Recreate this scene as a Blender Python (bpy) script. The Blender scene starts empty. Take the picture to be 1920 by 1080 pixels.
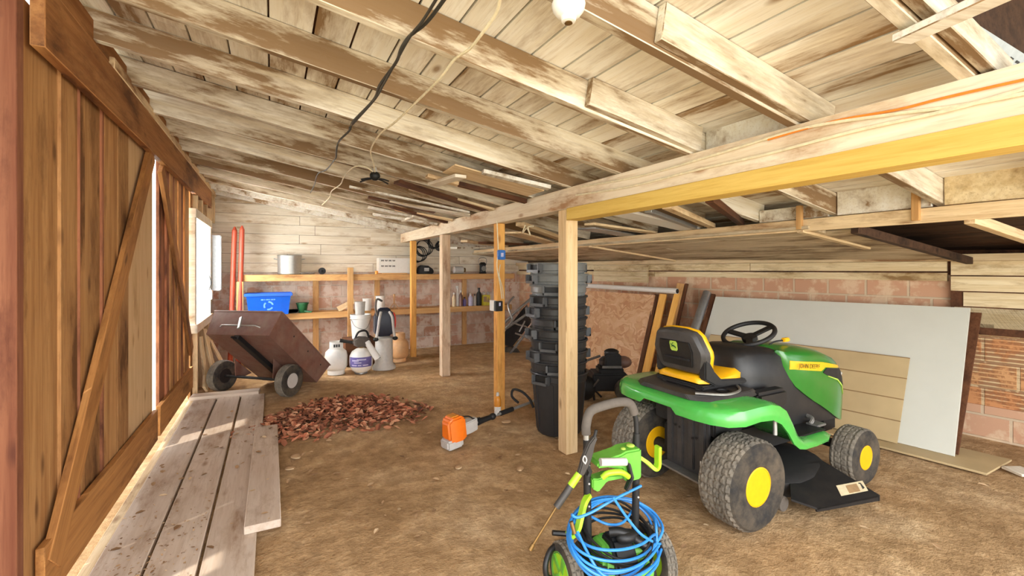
import bpy, bmesh, math, random
from mathutils import Vector, Matrix
R = math.radians
rnd = random.Random(7)
C = bpy.context.scene.collection
# ---------------------------------------------------------------- camera model (1920x1080 frame)
F = 853.0; HZ = 505.0; CAMH = 1.47
TH = math.atan(450 / F); SN, CS = math.sin(TH), math.cos(TH)
def ray(u, v): return Vector((SN*F + CS*(u-960), CS*F - SN*(u-960), HZ - v))
def hit(u, v, n, d):
    """point on the plane n.p = d that the camera sees at pixel u, v"""
    r = ray(u, v); n = Vector(n); o = Vector((0, 0, CAMH))
    return o + r * ((d - n.dot(o)) / n.dot(r))
def FL(u, v, z=0.0): return hit(u, v, (0, 0, 1), z)
def PX(u, v, x): return hit(u, v, (1, 0, 0), x)
def PY(u, v, y): return hit(u, v, (0, 1, 0), y)
RZ0, RS = 2.473, 0.172                                   # underside of the rafters: z = RZ0 - RS*x
def PR(u, v, dz=0.0): return hit(u, v, (RS, 0, 1), RZ0 + dz)
def zr(x): return RZ0 - RS*x
# ---------------------------------------------------------------- mesh builder
class MB:
    def __init__(s): s.v = []; s.f = []; s.m = []; s.x = Matrix.Identity(4); s.mi = 0
    def add(s, vs, fs):
        b = len(s.v)
        s.v += [s.x @ Vector(p) for p in vs]
        for f in fs: s.f.append([b+i for i in f]); s.m.append(s.mi)
        return s
    def box(s, x0, x1, y0, y1, z0, z1):
        return s.add([(x0,y0,z0),(x1,y0,z0),(x1,y1,z0),(x0,y1,z0),(x0,y0,z1),(x1,y0,z1),(x1,y1,z1),(x0,y1,z1)],
                     [(3,2,1,0),(4,5,6,7),(0,1,5,4),(1,2,6,5),(2,3,7,6),(3,0,4,7)])
    def obox(s, p0, p1, w, t, up=(0,0,1)):
        """a bar from p0 to p1, w wide across, t thick along up"""
        p0, p1 = Vector(p0), Vector(p1); m = frame(p0, p1, up); L = (p1-p0).length
        o = s.x; s.x = o @ m; s.box(0, L, -w/2, w/2, -t/2, t/2); s.x = o; return s
    def loft(s, rings, cap=True, closed=True):
        n = len(rings[0]); vs = [p for r in rings for p in r]; fs = []
        for i in range(len(rings)-1):
            for j in range(n if closed else n-1):
                k = (j+1) % n
                fs.append((i*n+j, i*n+k, (i+1)*n+k, (i+1)*n+j))
        if cap:
            fs.append(tuple(range(n-1, -1, -1))); fs.append(tuple((len(rings)-1)*n+i for i in range(n)))
        return s.add(vs, fs)
    def lathe(s, prof, n=32, axis='Z', c=(0,0,0), cap=True):
        rings = []
        for r, z in prof:
            ring = []
            for i in range(n):
                a = 2*math.pi*i/n; p = (r*math.cos(a), r*math.sin(a), z)
                if axis == 'X': p = (p[2], p[0], p[1])
                if axis == 'Y': p = (p[1], p[2], p[0])
                ring.append((p[0]+c[0], p[1]+c[1], p[2]+c[2]))
            rings.append(ring)
        return s.loft(rings, cap)
    def tube(s, pts, r, n=10, cap=True, closed=False):
        pts = [Vector(p) for p in pts]; rings = []; N = len(pts); pu = None
        for i, p in enumerate(pts):
            if closed: d = pts[(i+1) % N] - pts[i-1]
            else: d = (pts[min(i+1, N-1)] - pts[max(i-1, 0)])
            d.normalize()
            if pu is None: pu = Vector((0,0,1)) if abs(d.z) < .9 else Vector((1,0,0))
            u = (pu - d*pu.dot(d)).normalized(); w = d.cross(u); pu = u
            rr = r[i] if isinstance(r, (list, tuple)) else r
            rings.append([p + (u*math.cos(2*math.pi*k/n) + w*math.sin(2*math.pi*k/n))*rr for k in range(n)])
        if closed: rings.append(rings[0]); return s.loft(rings, False)
        return s.loft(rings, cap)
    def cyl(s, p0, p1, r0, r1=None, n=20): return s.tube([p0, p1], [r0, r0 if r1 is None else r1], n)
    def prism(s, pts, d):
        """polygon pts (3d, planar) extruded by the vector d"""
        d = Vector(d); pts = [Vector(p) for p in pts]
        return s.loft([pts, [p+d for p in pts]])
    def ball(s, c, rx, ry=None, rz=None, n=16, m=9):
        ry = rx if ry is None else ry; rz = rx if rz is None else rz; c = Vector(c); rings = []
        for i in range(m):
            t = -math.pi/2*.985 + math.pi*.985*i/(m-1)
            rings.append([c + Vector((rx*math.cos(t)*math.cos(2*math.pi*k/n), ry*math.cos(t)*math.sin(2*math.pi*k/n), rz*math.sin(t))) for k in range(n)])
        return s.loft(rings)
    def build(s, name, mat, parent=None, bevel=0, at=None, sharp=38, seg=2):
        vs = s.v
        lo = Vector([min(p[i] for p in vs) for i in range(3)]); hi = Vector([max(p[i] for p in vs) for i in range(3)])
        if at is None: at = Vector(((lo.x+hi.x)/2, (lo.y+hi.y)/2, lo.z)) if parent is None else Vector((0,0,0))
        at = Vector(at)
        me = bpy.data.meshes.new(name); me.from_pydata([p-at for p in vs], [], s.f)
        mats = mat if isinstance(mat, (list, tuple)) else [mat]
        for m_ in mats: me.materials.append(m_)
        for p, i in zip(me.polygons, s.m): p.material_index = min(i, len(mats)-1)
        bm = bmesh.new(); bm.from_mesh(me)
        bmesh.ops.recalc_face_normals(bm, faces=bm.faces)
        if bevel:
            es = [e for e in bm.edges if len(e.link_faces) == 2 and e.calc_face_angle(0) > R(35)]
            bmesh.ops.bevel(bm, geom=es, offset=bevel, segments=seg, affect='EDGES', clamp_overlap=True)
        bm.to_mesh(me); bm.free()
        for p in me.polygons: p.use_smooth = True
        me.set_sharp_from_angle(angle=R(sharp)); me.update()
        o = bpy.data.objects.new(name, me); C.objects.link(o); o.location = at
        if parent is not None: o.parent = parent
        return o
def frame(p0, p1, up=(0,0,1)):
    x = (Vector(p1)-Vector(p0)).normalized(); up = Vector(up)
    y = up.cross(x)
    if y.length < 1e-4: y = Vector((0,1,0)).cross(x)
    y.normalize(); z = x.cross(y)
    m = Matrix((x, y, z)).transposed().to_4x4(); m.translation = Vector(p0); return m
def tag(o, label, cat, group=None):
    o['label'] = label; o['category'] = cat
    if group: o['group'] = group
    return o
def thing(name, label, cat, loc=(0,0,0), rz=0, group=None):
    o = bpy.data.objects.new(name, None); C.objects.link(o); o.location = loc; o.rotation_euler = (0,0,rz)
    o.empty_display_size = .1
    return tag(o, label, cat, group)
def struct(o, label=None):
    o['kind'] = 'structure'
    if label: o['label'] = label
    return o
def stuff(o, label, cat): o['kind'] = 'stuff'; return tag(o, label, cat)
def board(name, p0, p1, w, t, mat, up=(0,0,1), parent=None, bevel=.003, ends=None):
    """a timber from p0 to p1; its own local x runs along the grain"""
    p0, p1 = Vector(p0), Vector(p1); L = (p1-p0).length
    m = MB().box(0, L, -w/2, w/2, -t/2, t/2)
    o = m.build(name, mat, None, bevel, at=(0,0,0), seg=1)
    o.matrix_world = frame(p0, p1, up)
    if parent is not None: o.parent = parent
    return o
def copy_tree(o, parent=None):
    c = o.copy(); C.objects.link(c); c.parent = parent
    for ch in list(o.children): copy_tree(ch, c)
    return c
def smooth(pts, k=6, closed=False):
    pts = [Vector(p) for p in pts]; n = len(pts); out = []
    for i in range(n if closed else n-1):
        a = pts[i-1] if (closed or i) else pts[0]; b = pts[i]; c = pts[(i+1) % n]
        d = pts[(i+2) % n] if (closed or i+2 < n) else pts[-1]
        for j in range(k):
            t = j/k
            out.append(.5*((2*b) + (c-a)*t + (2*a-5*b+4*c-d)*t*t + (3*b-a-3*c+d)*t**3))
    if not closed: out.append(pts[-1])
    return out
def lettering(name, body, size, mat, mw, parent, depth=.0008, shear=0, spacing=1):
    cu = bpy.data.curves.new(name, 'FONT'); cu.body = body; cu.size = size; cu.extrude = depth
    cu.align_x = 'CENTER'; cu.align_y = 'CENTER'; cu.shear = shear; cu.space_character = spacing; cu.resolution_u = 4
    to = bpy.data.objects.new('lettering_source', cu); C.objects.link(to)
    bpy.context.view_layer.update()
    me = bpy.data.meshes.new_from_object(to.evaluated_get(bpy.context.evaluated_depsgraph_get()))
    bpy.data.objects.remove(to); me.name = name; me.materials.clear(); me.materials.append(mat)
    o = bpy.data.objects.new(name, me); C.objects.link(o)
    if parent is not None: o.parent = parent
    o.matrix_local = mw
    return o
# ---------------------------------------------------------------- materials
def srgb(r, g, b):
    f = lambda c: (c/255/12.92) if c/255 <= .04045 else ((c/255+.055)/1.055)**2.4
    return (f(r), f(g), f(b), 1)
class NT:
    def __init__(s, name):
        s.m = bpy.data.materials.new(name); s.m.use_nodes = True; s.t = s.m.node_tree; s.n = s.t.nodes; s.l = s.t.links
        s.b = s.n['Principled BSDF']
    def new(s, t, **k):
        n = s.n.new(t)
        for a, b in k.items():
            if a in n.inputs: n.inputs[a].default_value = b
            else: setattr(n, a, b)
        return n
    def ln(s, a, b): s.l.new(a, b)
    def noise(s, vec, scale, detail=4, rough=.6):
        n = s.new('ShaderNodeTexNoise'); n.inputs['Scale'].default_value = scale
        n.inputs['Detail'].default_value = detail; n.inputs['Roughness'].default_value = rough
        s.ln(vec, n.inputs['Vector']); return n.outputs['Fac']
    def ramp(s, fac, stops):
        n = s.new('ShaderNodeValToRGB'); e = n.color_ramp.elements
        while len(e) < len(stops): e.new(.5)
        for i, (p, c) in enumerate(stops):
            e[i].position = p; e[i].color = c if len(c) == 4 else (*c, 1)
        s.ln(fac, n.inputs['Fac']); return n.outputs['Color']
    def mix(s, fac, a, b, mode='MIX'):
        n = s.new('ShaderNodeMix', data_type='RGBA', blend_type=mode)
        for v, i in ((fac, 0), (a, 6), (b, 7)):
            if hasattr(v, 'links'): s.ln(v, n.inputs[i])
            else: n.inputs[i].default_value = v
        return n.outputs[2]
    def math(s, op, a, b=0.0, c=None):
        n = s.new('ShaderNodeMath', operation=op)
        for i, v in enumerate((a, b) if c is None else (a, b, c)):
            if hasattr(v, 'links'): s.ln(v, n.inputs[i])
            else: n.inputs[i].default_value = v
        return n.outputs[0]
    def bump(s, h, st=.3, d=.01):
        n = s.new('ShaderNodeBump'); n.inputs['Strength'].default_value = st; n.inputs['Distance'].default_value = d
        s.ln(h, n.inputs['Height']); s.ln(n.outputs['Normal'], s.b.inputs['Normal'])
    def coord(s, scale=(1,1,1), shuffle=True, kind='Object'):
        tc = s.new('ShaderNodeTexCoord'); v = tc.outputs[kind]
        if shuffle:
            oi = s.new('ShaderNodeObjectInfo'); ge = s.new('ShaderNodeNewGeometry')
            s.isl = ge.outputs['Random Per Island']; s.obr = oi.outputs['Random']
            r = s.math('ADD', s.math('MULTIPLY', s.obr, 37.0), s.math('MULTIPLY', s.isl, 91.0))
            va = s.new('ShaderNodeVectorMath', operation='ADD'); s.ln(v, va.inputs[0]); s.ln(r, va.inputs[1]); v = va.outputs[0]
        mp = s.new('ShaderNodeMapping'); mp.inputs['Scale'].default_value = scale; s.ln(v, mp.inputs['Vector'])
        return mp.outputs['Vector']
def wood(name, light, mid, stain, axis=0, stain_amt=.5, var=.35, rough=.75, grain=1.0, streak=1.0):
    t = NT(name)
    g = [22.0*grain]*3; g[axis] = 1.1
    vg = t.coord(tuple(g))
    ss = [3.2]*3; ss[axis] = 1.0*streak
    mp = t.new('ShaderNodeMapping'); mp.inputs['Scale'].default_value = tuple(ss)
    t.ln(vg.node.inputs['Vector'].links[0].from_socket, mp.inputs['Vector']); vs = mp.outputs['Vector']
    n1 = t.noise(vg, 1.0, 5, .65)
    n2 = t.noise(vs, 1.0, 8, .68)
    n3 = t.noise(vg, 3.2, 4, .7)
    base = t.ramp(n1, [(.3, mid), (.62, light)])
    halo0 = tuple(.6*a+.4*b for a, b in zip(mid[:3], stain[:3]))+(1,)
    base = t.mix(t.math('MULTIPLY', t.ramp(n3, [(.52, (0,0,0)), (.66, (1,1,1))]), .5), base, halo0)
    lo = .66 - .24*stain_amt
    n2b = t.math('ADD', n2, t.math('MULTIPLY', t.math('SUBTRACT', n1, .5), .22))
    halo = tuple(.5*a+.5*b for a, b in zip(mid[:3], stain[:3]))+(1,)
    base = t.mix(t.math('MULTIPLY', t.ramp(n2b, [(lo-.06, (0,0,0)), (lo+.02, (1,1,1))]), .7), base, halo)
    base = t.mix(t.math('MULTIPLY', t.ramp(n2b, [(lo+.025, (0,0,0)), (lo+.085, (1,1,1))]), .85), base, stain)
    # knots
    kv = t.new('ShaderNodeTexVoronoi'); kv.inputs['Scale'].default_value = 1.0
    kk = [5.5]*3; kk[axis] = 2.2
    mk = t.new('ShaderNodeMapping'); mk.inputs['Scale'].default_value = tuple(kk)
    t.ln(vg.node.inputs['Vector'].links[0].from_socket, mk.inputs['Vector']); t.ln(mk.outputs['Vector'], kv.inputs['Vector'])
    kf = t.ramp(kv.outputs['Distance'], [(.05, (1,1,1)), (.14, (0,0,0))])
    base = t.mix(t.math('MULTIPLY', kf, .75), base, stain)
    val = t.math('ADD', t.math('MULTIPLY', t.math('ADD', t.isl, t.obr), var*.5), 1-var*.5)
    hs = t.new('ShaderNodeHueSaturation'); t.ln(base, hs.inputs['Color']); t.ln(val, hs.inputs['Value'])
    t.ln(hs.outputs['Color'], t.b.inputs['Base Color']); t.b.inputs['Roughness'].default_value = rough
    t.b.inputs['Specular IOR Level'].default_value = .25
    t.bump(n1, .35, .004)
    return t.m
def plain(name, col, rough=.5, metal=0, noise=0.12, scale=30, spec=.5, dust=None, dust_amt=.0, coat=0):
    t = NT(name); v = t.coord((1,1,1), False)
    n = t.noise(v, scale, 3)
    c2 = tuple(max(0, c*(1-noise*2)) for c in col[:3])+(1,)
    base = t.ramp(n, [(.3, c2), (.7, col)])
    if dust:
        d = t.ramp(t.noise(v, 6, 5, .7), [(.5-dust_amt*.4, (0,0,0)), (.75, (1,1,1))])
        base = t.mix(t.math('MULTIPLY', d, min(1, dust_amt*1.5)), base, dust)
    t.ln(base, t.b.inputs['Base Color'])
    t.b.inputs['Roughness'].default_value = rough; t.b.inputs['Metallic'].default_value = metal
    t.b.inputs['Specular IOR Level'].default_value = spec
    if coat: t.b.inputs['Coat Weight'].default_value = coat; t.b.inputs['Coat Roughness'].default_value = .15
    return t.m
W = {}
cream, creamd = srgb(236,226,196), srgb(214,196,150)
W['deck']   = wood('whitewashed_roof_boards', srgb(234,232,224), srgb(223,216,199), srgb(130,96,52), 1, .54, .22, streak=.55)
W['rafter'] = wood('weathered_rafter_timber', srgb(232,227,214), srgb(211,198,170), srgb(112,80,42), 0, .72, .3, streak=.7)
W['beam']   = wood('pale_old_beam_timber', srgb(236,222,198), srgb(220,200,168), srgb(160,114,72), 0, .36, .08)
W['yellow'] = wood('yellow_treated_timber', srgb(222,190,104), srgb(204,166,78), srgb(176,130,56), 0, .12, .1)
W['post']   = wood('post_timber', srgb(224,196,152), srgb(202,168,120), srgb(128,88,52), 0, .25, .2)
W['postp']  = wood('pale_post_timber', srgb(226,204,176), srgb(202,172,140), srgb(132,84,54), 0, .3, .1)
W['posto']  = wood('orange_post_timber', srgb(230,174,96), srgb(212,148,72), srgb(122,70,32), 0, .15, .1)
W['door']   = wood('brown_barn_board', srgb(194,148,96), srgb(160,112,66), srgb(96,62,36), 2, .45, .4)
W['door2']  = wood('red_brown_barn_board', srgb(172,114,80), srgb(130,80,54), srgb(74,42,30), 2, .45, .4)
W['rail']   = wood('brown_rail_timber', srgb(170,120,72), srgb(136,88,48), srgb(88,54,30), 0, .4, .15)
W['brace']  = wood('tan_brace_timber', srgb(190,136,78), srgb(156,104,56), srgb(98,62,34), 0, .35, .15)
W['jamb']   = wood('reddish_jamb_timber', srgb(140,92,66), srgb(116,68,48), srgb(80,44,34), 0, .35, .1)
W['ply']    = wood('pale_plywood', srgb(222,190,146), srgb(206,170,124), srgb(170,128,84), 2, .15, .1)
W['walk']   = wood('worn_walkway_plank', srgb(206,190,174), srgb(190,170,150), srgb(140,108,80), 0, .3, .15, grain=.7)
W['shelf']  = wood('orange_shelf_timber', srgb(212,170,114), srgb(190,142,88), srgb(128,88,52), 0, .25, .15)
W['siding'] = wood('whitewashed_siding', srgb(232,224,208), srgb(214,202,180), srgb(168,140,104), 0, .34, .14)
W['wallb']  = wood('stained_wall_board', srgb(226,210,174), srgb(200,176,132), srgb(124,92,52), 1, .5, .25)
W['lower']  = wood('grey_brown_ceiling_board', srgb(208,192,164), srgb(180,160,128), srgb(112,90,64), 1, .55, .25)
W['dark']   = wood('dark_brown_board', srgb(104,66,42), srgb(76,46,28), srgb(44,26,18), 0, .4, .3)
W['loft']   = wood('dark_loft_board', srgb(84,60,44), srgb(58,40,30), srgb(32,22,18), 1, .4, .3)  # brown boards, with the dark of the loft void put into their colour
W['lum']    = wood('mixed_lumber', srgb(226,204,166), srgb(196,166,124), srgb(130,92,58), 0, .3, .5)
W['lumo']   = wood('fresh_orange_lumber', srgb(230,178,96), srgb(214,156,74), srgb(180,118,52), 0, .1, .1)
M_ = {}
M_['tire'] = plain('black_rubber', srgb(40,38,36), .85, noise=.2, dust=srgb(128,112,90), dust_amt=.35)
M_['rearpanel'] = plain('grey_black_plastic', srgb(58,56,56), .5, dust=srgb(110,96,80), dust_amt=.15)
M_['black'] = plain('black_plastic', srgb(22,22,24), .45, noise=.15, dust=srgb(80,72,62), dust_amt=.12)
M_['blk2'] = plain('matt_black_steel', srgb(26,25,25), .6, noise=.2)
M_['green'] = plain('tractor_green_paint', srgb(36,116,36), .28, noise=.04, dust=srgb(90,120,64), dust_amt=.12, coat=.4)
M_['fgreen'] = plain('fender_green_paint', srgb(72,176,74), .25, noise=.04, dust=srgb(104,140,76), dust_amt=.12, coat=.5)
M_['yellow'] = plain('tractor_yellow', srgb(236,176,12), .42, noise=.05)
M_['lime'] = plain('lime_green_plastic', srgb(164,214,40), .4, noise=.05)
M_['lgreen'] = plain('mid_green_plastic', srgb(104,178,62), .4, noise=.08)
M_['blue'] = plain('blue_hose', srgb(52,140,220), .35, noise=.1)
M_['bluebin'] = plain('blue_plastic', srgb(10,84,190), .4, noise=.04)
M_['orange'] = plain('orange_plastic', srgb(244,120,24), .38, noise=.05)
M_['white'] = plain('white_paint', srgb(236,234,228), .5, noise=.03)
M_['whitep'] = plain('white_panel', srgb(210,210,198), .5, noise=.02, scale=4)
M_['lgrey'] = plain('light_grey_plastic', srgb(196,192,186), .5, noise=.06)
M_['grey'] = plain('grey_metal', srgb(150,148,144), .4, .6)
M_['alu'] = plain('brushed_aluminium', srgb(190,190,186), .48, .85, noise=.06)
M_['steel'] = plain('galvanised_steel', srgb(176,180,184), .38, .75, noise=.1)
M_['brass'] = plain('brass_wand', srgb(140,108,62), .4, .7)
M_['gun'] = plain('dark_gun_plastic', srgb(60,56,52), .5)
M_['foam'] = plain('grey_foam_grip', srgb(96,88,80), .9, noise=.1)
M_['bin'] = plain('black_bin_plastic', srgb(44,45,47), .42, noise=.08, spec=.6)
M_['bingrey'] = plain('grey_bin_plastic', srgb(112,115,114), .38, noise=.06, spec=.6)  # upper bins of the stack: window light put into the colour as grey
M_['cart'] = plain('brown_cart_steel', srgb(122,78,64), .5, noise=.12, scale=8, dust=srgb(140,124,112), dust_amt=.4)
M_['red'] = plain('rust_red_paint', srgb(176,70,44), .5, noise=.1)
M_['redp'] = plain('red_plastic', srgb(214,56,44), .4)
M_['tan'] = plain('tan_tank_paint', srgb(206,160,112), .5, noise=.08)
M_['purple'] = plain('purple_label', srgb(104,96,160), .5)
M_['navy'] = plain('navy_black_plastic', srgb(34,38,54), .4)
M_['wht_cable'] = plain('white_cable', srgb(236,224,190), .5)
M_['orange_cable'] = plain('orange_cable', srgb(238,140,48), .5)
M_['blk_cable'] = plain('dark_cable', srgb(58,56,50), .5)
M_['bluebox'] = plain('blue_box_plastic', srgb(40,110,190), .4)
M_['logo'] = plain('emblem_green_yellow', srgb(176,206,84), .4)
M_['dgreen'] = plain('dark_green_plastic', srgb(30,96,52), .4)
M_['lens'] = plain('headlight_lens', srgb(190,186,176), .2)
M_['ink'] = plain('dark_print', srgb(60,60,58), .6)
M_['oliveink'] = plain('olive_print', srgb(92,88,10), .5)
M_['paleblue'] = plain('pale_blue_print', srgb(120,176,240), .5)
M_['lav'] = plain('pale_lavender_print', srgb(206,202,230), .5)
M_['yelb'] = plain('yellow_carton', srgb(222,206,60), .5)
M_['stick'] = plain('sticker_white', srgb(226,208,170), .5)
M_['stick2'] = plain('sticker_tan', srgb(170,136,96), .6)
M_['amber'] = plain('amber_can', srgb(230,150,50), .4)
M_['brownsid'] = plain('tan_siding_panel', srgb(196,172,128), .6, noise=.08, scale=3)
M_['brownedge'] = plain('siding_groove', srgb(150,118,76), .7)
def m_dirt():
    t = NT('packed_dirt'); v = t.coord((1,1,1), False)
    n1 = t.noise(v, 1.3, 6, .6); n2 = t.noise(v, 7, 6, .7); n3 = t.noise(v, 45, 4, .7)
    c = t.ramp(n1, [(.3, srgb(164,132,94)), (.5, srgb(194,160,118)), (.68, srgb(218,188,148))])
    c = t.mix(t.math('MULTIPLY', t.ramp(n2, [(.42, (1,1,1)), (.6, (0,0,0))]), .45), c, srgb(122,92,60))
    c = t.mix(t.math('MULTIPLY', t.ramp(n2, [(.6, (0,0,0)), (.75, (1,1,1))]), .5), c, srgb(218,194,158))
    c = t.mix(t.math('MULTIPLY', t.ramp(n3, [(.5, (0,0,0)), (.7, (1,1,1))]), .35), c, srgb(110,82,54))
    t.ln(c, t.b.inputs['Base Color']); t.b.inputs['Roughness'].default_value = .95; t.b.inputs['Specular IOR Level'].default_value = .1
    t.bump(t.math('ADD', n2, t.math('MULTIPLY', n3, .35)), .8, .03); return t.m
def m_brick(name, cols, mortar, bw, bh, swap, paint=.4, paintc=None, ribs=0):
    """hollow terracotta block wall; swap picks the two in-plane axes"""
    t = NT(name); tc = t.new('ShaderNodeTexCoord'); sx = t.new('ShaderNodeSeparateXYZ'); t.ln(tc.outputs['Object'], sx.inputs[0])
    cx = t.new('ShaderNodeCombineXYZ'); t.ln(sx.outputs[swap], cx.inputs[0]); t.ln(sx.outputs[2], cx.inputs[1])
    b = t.new('ShaderNodeTexBrick'); t.ln(cx.outputs[0], b.inputs['Vector'])
    b.inputs['Scale'].default_value = 1; b.inputs['Brick Width'].default_value = bw; b.inputs['Row Height'].default_value = bh
    b.inputs['Mortar Size'].default_value = .012; b.inputs['Mortar Smooth'].default_value = .3
    b.inputs['Color1'].default_value = cols[0]; b.inputs['Color2'].default_value = cols[1]; b.inputs['Mortar'].default_value = mortar
    n = t.noise(tc.outputs['Object'], 5, 5, .65); n2 = t.noise(tc.outputs['Object'], 20, 4)
    c = t.mix(t.math('MULTIPLY', t.ramp(n, [(.62-.3*paint, (0,0,0)), (.72-.3*paint, (1,1,1))]), .8), b.outputs['Color'], paintc or mortar)
    h = t.math('ADD', t.math('MULTIPLY', b.outputs['Fac'], -1.0), t.math('MULTIPLY', n2, .3))
    if ribs:
        wv = t.math('SINE', t.math('MULTIPLY', sx.outputs[2], ribs))
        rb = t.math('MULTIPLY', t.ramp(wv, [(.3, (1,1,1)), (.6, (0,0,0))]), t.ramp(n, [(.4, (0,0,0)), (.5, (1,1,1))]))
        c = t.mix(t.math('MULTIPLY', rb, .7), c, srgb(120,66,40)); h = t.math('SUBTRACT', h, t.math('MULTIPLY', rb, .6))
    t.ln(c, t.b.inputs['Base Color']); t.b.inputs['Roughness'].default_value = .9; t.b.inputs['Specular IOR Level'].default_value = .15
    t.bump(h, .6, .012); return t.m
def m_osb():
    t = NT('strand_board'); v = t.coord((1,1,1), False, 'Object')
    vo = t.new('ShaderNodeTexVoronoi'); vo.inputs['Scale'].default_value = 14; vo.feature = 'F1'
    w = t.noise(v, 3, 2); vm = t.new('ShaderNodeVectorMath', operation='ADD'); t.ln(v, vm.inputs[0]); t.ln(w, vm.inputs[1])
    mp = t.new('ShaderNodeMapping'); mp.inputs['Scale'].default_value = (1,.6,1.7); t.ln(vm.outputs[0], mp.inputs['Vector']); t.ln(mp.outputs[0], vo.inputs['Vector'])
    c = t.ramp(vo.outputs['Color'], [(.1, srgb(186,134,92)), (.5, srgb(210,166,124)), (.9, srgb(226,190,150))])
    c = t.mix(t.math('MULTIPLY', t.ramp(t.noise(v, 1.6, 3), [(.5, (0,0,0)), (.66, (1,1,1))]), .55), c, srgb(166,98,54))
    t.ln(c, t.b.inputs['Base Color']); t.b.inputs['Roughness'].default_value = .7; return t.m
def m_glass():
    t = NT('window_glass'); t.b.inputs['Transmission Weight'].default_value = 1; t.b.inputs['Roughness'].default_value = .05; t.b.inputs['IOR'].default_value = 1.05
    t.b.inputs['Base Color'].default_value = (.97,.98,1,1); return t.m
def m_leaf():
    t = NT('dry_leaves'); ge = t.new('ShaderNodeNewGeometry')
    c = t.ramp(ge.outputs['Random Per Island'], [(0, srgb(70,44,28)), (.3, srgb(140,84,56)), (.65, srgb(192,116,84)), (1, srgb(216,166,128))])
    t.ln(c, t.b.inputs['Base Color']); t.b.inputs['Roughness'].default_value = .8; return t.m
def m_chip():
    t = NT('wood_chips'); ge = t.new('ShaderNodeNewGeometry')
    c = t.ramp(ge.outputs['Random Per Island'], [(0, srgb(116,84,54)), (.6, srgb(176,142,104)), (1, srgb(206,180,144))])
    t.ln(c, t.b.inputs['Base Color']); t.b.inputs['Roughness'].default_value = .85; return t.m
def m_grass():
    t = NT('outdoor_ground'); v = t.coord((1,1,1), False)
    c = t.ramp(t.noise(v, 3, 5), [(.35, srgb(190,190,150)), (.65, srgb(230,225,200))]); t.ln(c, t.b.inputs['Base Color']); t.b.inputs['Roughness'].default_value = .95; return t.m
M_['dirt'] = m_dirt(); M_['osb'] = m_osb(); M_['glass'] = m_glass(); M_['tread'] = plain('dusty_tyre_tread', srgb(84,80,74), .9, noise=.2, scale=60, dust=srgb(156,144,126), dust_amt=.55)
M_['handle'] = plain('grey_black_bin_handle', srgb(84,85,86), .4)
M_['leaf'] = m_leaf(); M_['chip'] = m_chip(); M_['grass'] = m_grass()
M_['block'] = m_brick('painted_terracotta_block', (srgb(208,184,166), srgb(184,138,112)), srgb(200,184,166), .36, .2, 0, .55, srgb(222,208,194))
M_['blockr'] = m_brick('terracotta_block', (srgb(204,162,132), srgb(188,142,112)), srgb(200,178,150), .34, .2, 1, .4, srgb(218,192,160))
M_['ribbed'] = m_brick('ribbed_terracotta_block', (srgb(198,138,92), srgb(206,160,112)), srgb(206,180,140), .42, .22, 1, .5, srgb(214,190,148), ribs=170)
# ================================================================ THE SETTING
# ---- dirt floor
m = MB(); nx, ny = 70, 112; vs = []
from mathutils import noise as mn
for j in range(ny+1):
    for i in range(nx+1):
        x = -.95 + 7.1*i/nx; y = -2.6 + 11.05*j/ny
        h = .010*mn.noise(Vector((x*1.7, y*1.7, 0))) + .005*mn.noise(Vector((x*6, y*6, 3))) - .009
        vs.append((x, y, h))
m.add(vs, [(j*(nx+1)+i, j*(nx+1)+i+1, (j+1)*(nx+1)+i+1, (j+1)*(nx+1)+i) for j in range(ny) for i in range(nx)])
struct(m.build('floor', M_['dirt'], at=(0,0,0)), 'packed brown dirt floor of the shed')
struct(MB().box(-30, 30, -30, 40, -.16, -.1).build('ground', M_['grass'], at=(0,0,0)), 'sunlit ground outside the shed')
# ---- roof boards (run along y, seen from below between the rafters)
sl = math.atan(RS); m = MB(); m.x = Matrix.Translation((0,0,RZ0+.156)) @ Matrix.Rotation(sl, 4, 'Y')
x = -1.05
while x < 6.0:
    w = rnd.uniform(.155, .2); y = .668
    while y < 8.6:
        L = rnd.uniform(1.6, 4.2) if not (x > 3.75 and y < 1.0) else 1.4; y1 = min(8.62, y+L)
        if 8.62-y1 < .6: y1 = 8.62
        m.mi = 1 if (x > 3.75 and y < 1.6) else 0; m.box(x+.005, x+w-.005, y+.002, y1-.002, 0, .022); y = y1  # roof boards over the right-hand opening get the painted loft shade
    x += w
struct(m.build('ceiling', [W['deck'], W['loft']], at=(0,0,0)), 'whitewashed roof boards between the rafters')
struct(MB().box(-1.1, 6.1, .665, 8.65, 0, .02).build('roof', W['dark'], at=(0,0,0)), 'outer roof covering')
bpy.data.objects['roof'].matrix_world = Matrix.Translation((0,0,RZ0+.185)) @ Matrix.Rotation(sl, 4, 'Y')
# dark loft over the open front bay, above the nearest rafter; its shade is painted into the boards
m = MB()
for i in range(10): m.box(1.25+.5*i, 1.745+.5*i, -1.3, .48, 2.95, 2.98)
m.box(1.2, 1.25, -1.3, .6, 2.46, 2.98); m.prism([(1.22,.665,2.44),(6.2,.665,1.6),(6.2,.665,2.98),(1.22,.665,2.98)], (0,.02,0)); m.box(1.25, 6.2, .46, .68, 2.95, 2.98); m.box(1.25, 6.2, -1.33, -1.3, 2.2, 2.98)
struct(m.build('ceiling', W['loft'], at=(0,0,0)), 'dark loft boards above the nearest rafter')
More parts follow.
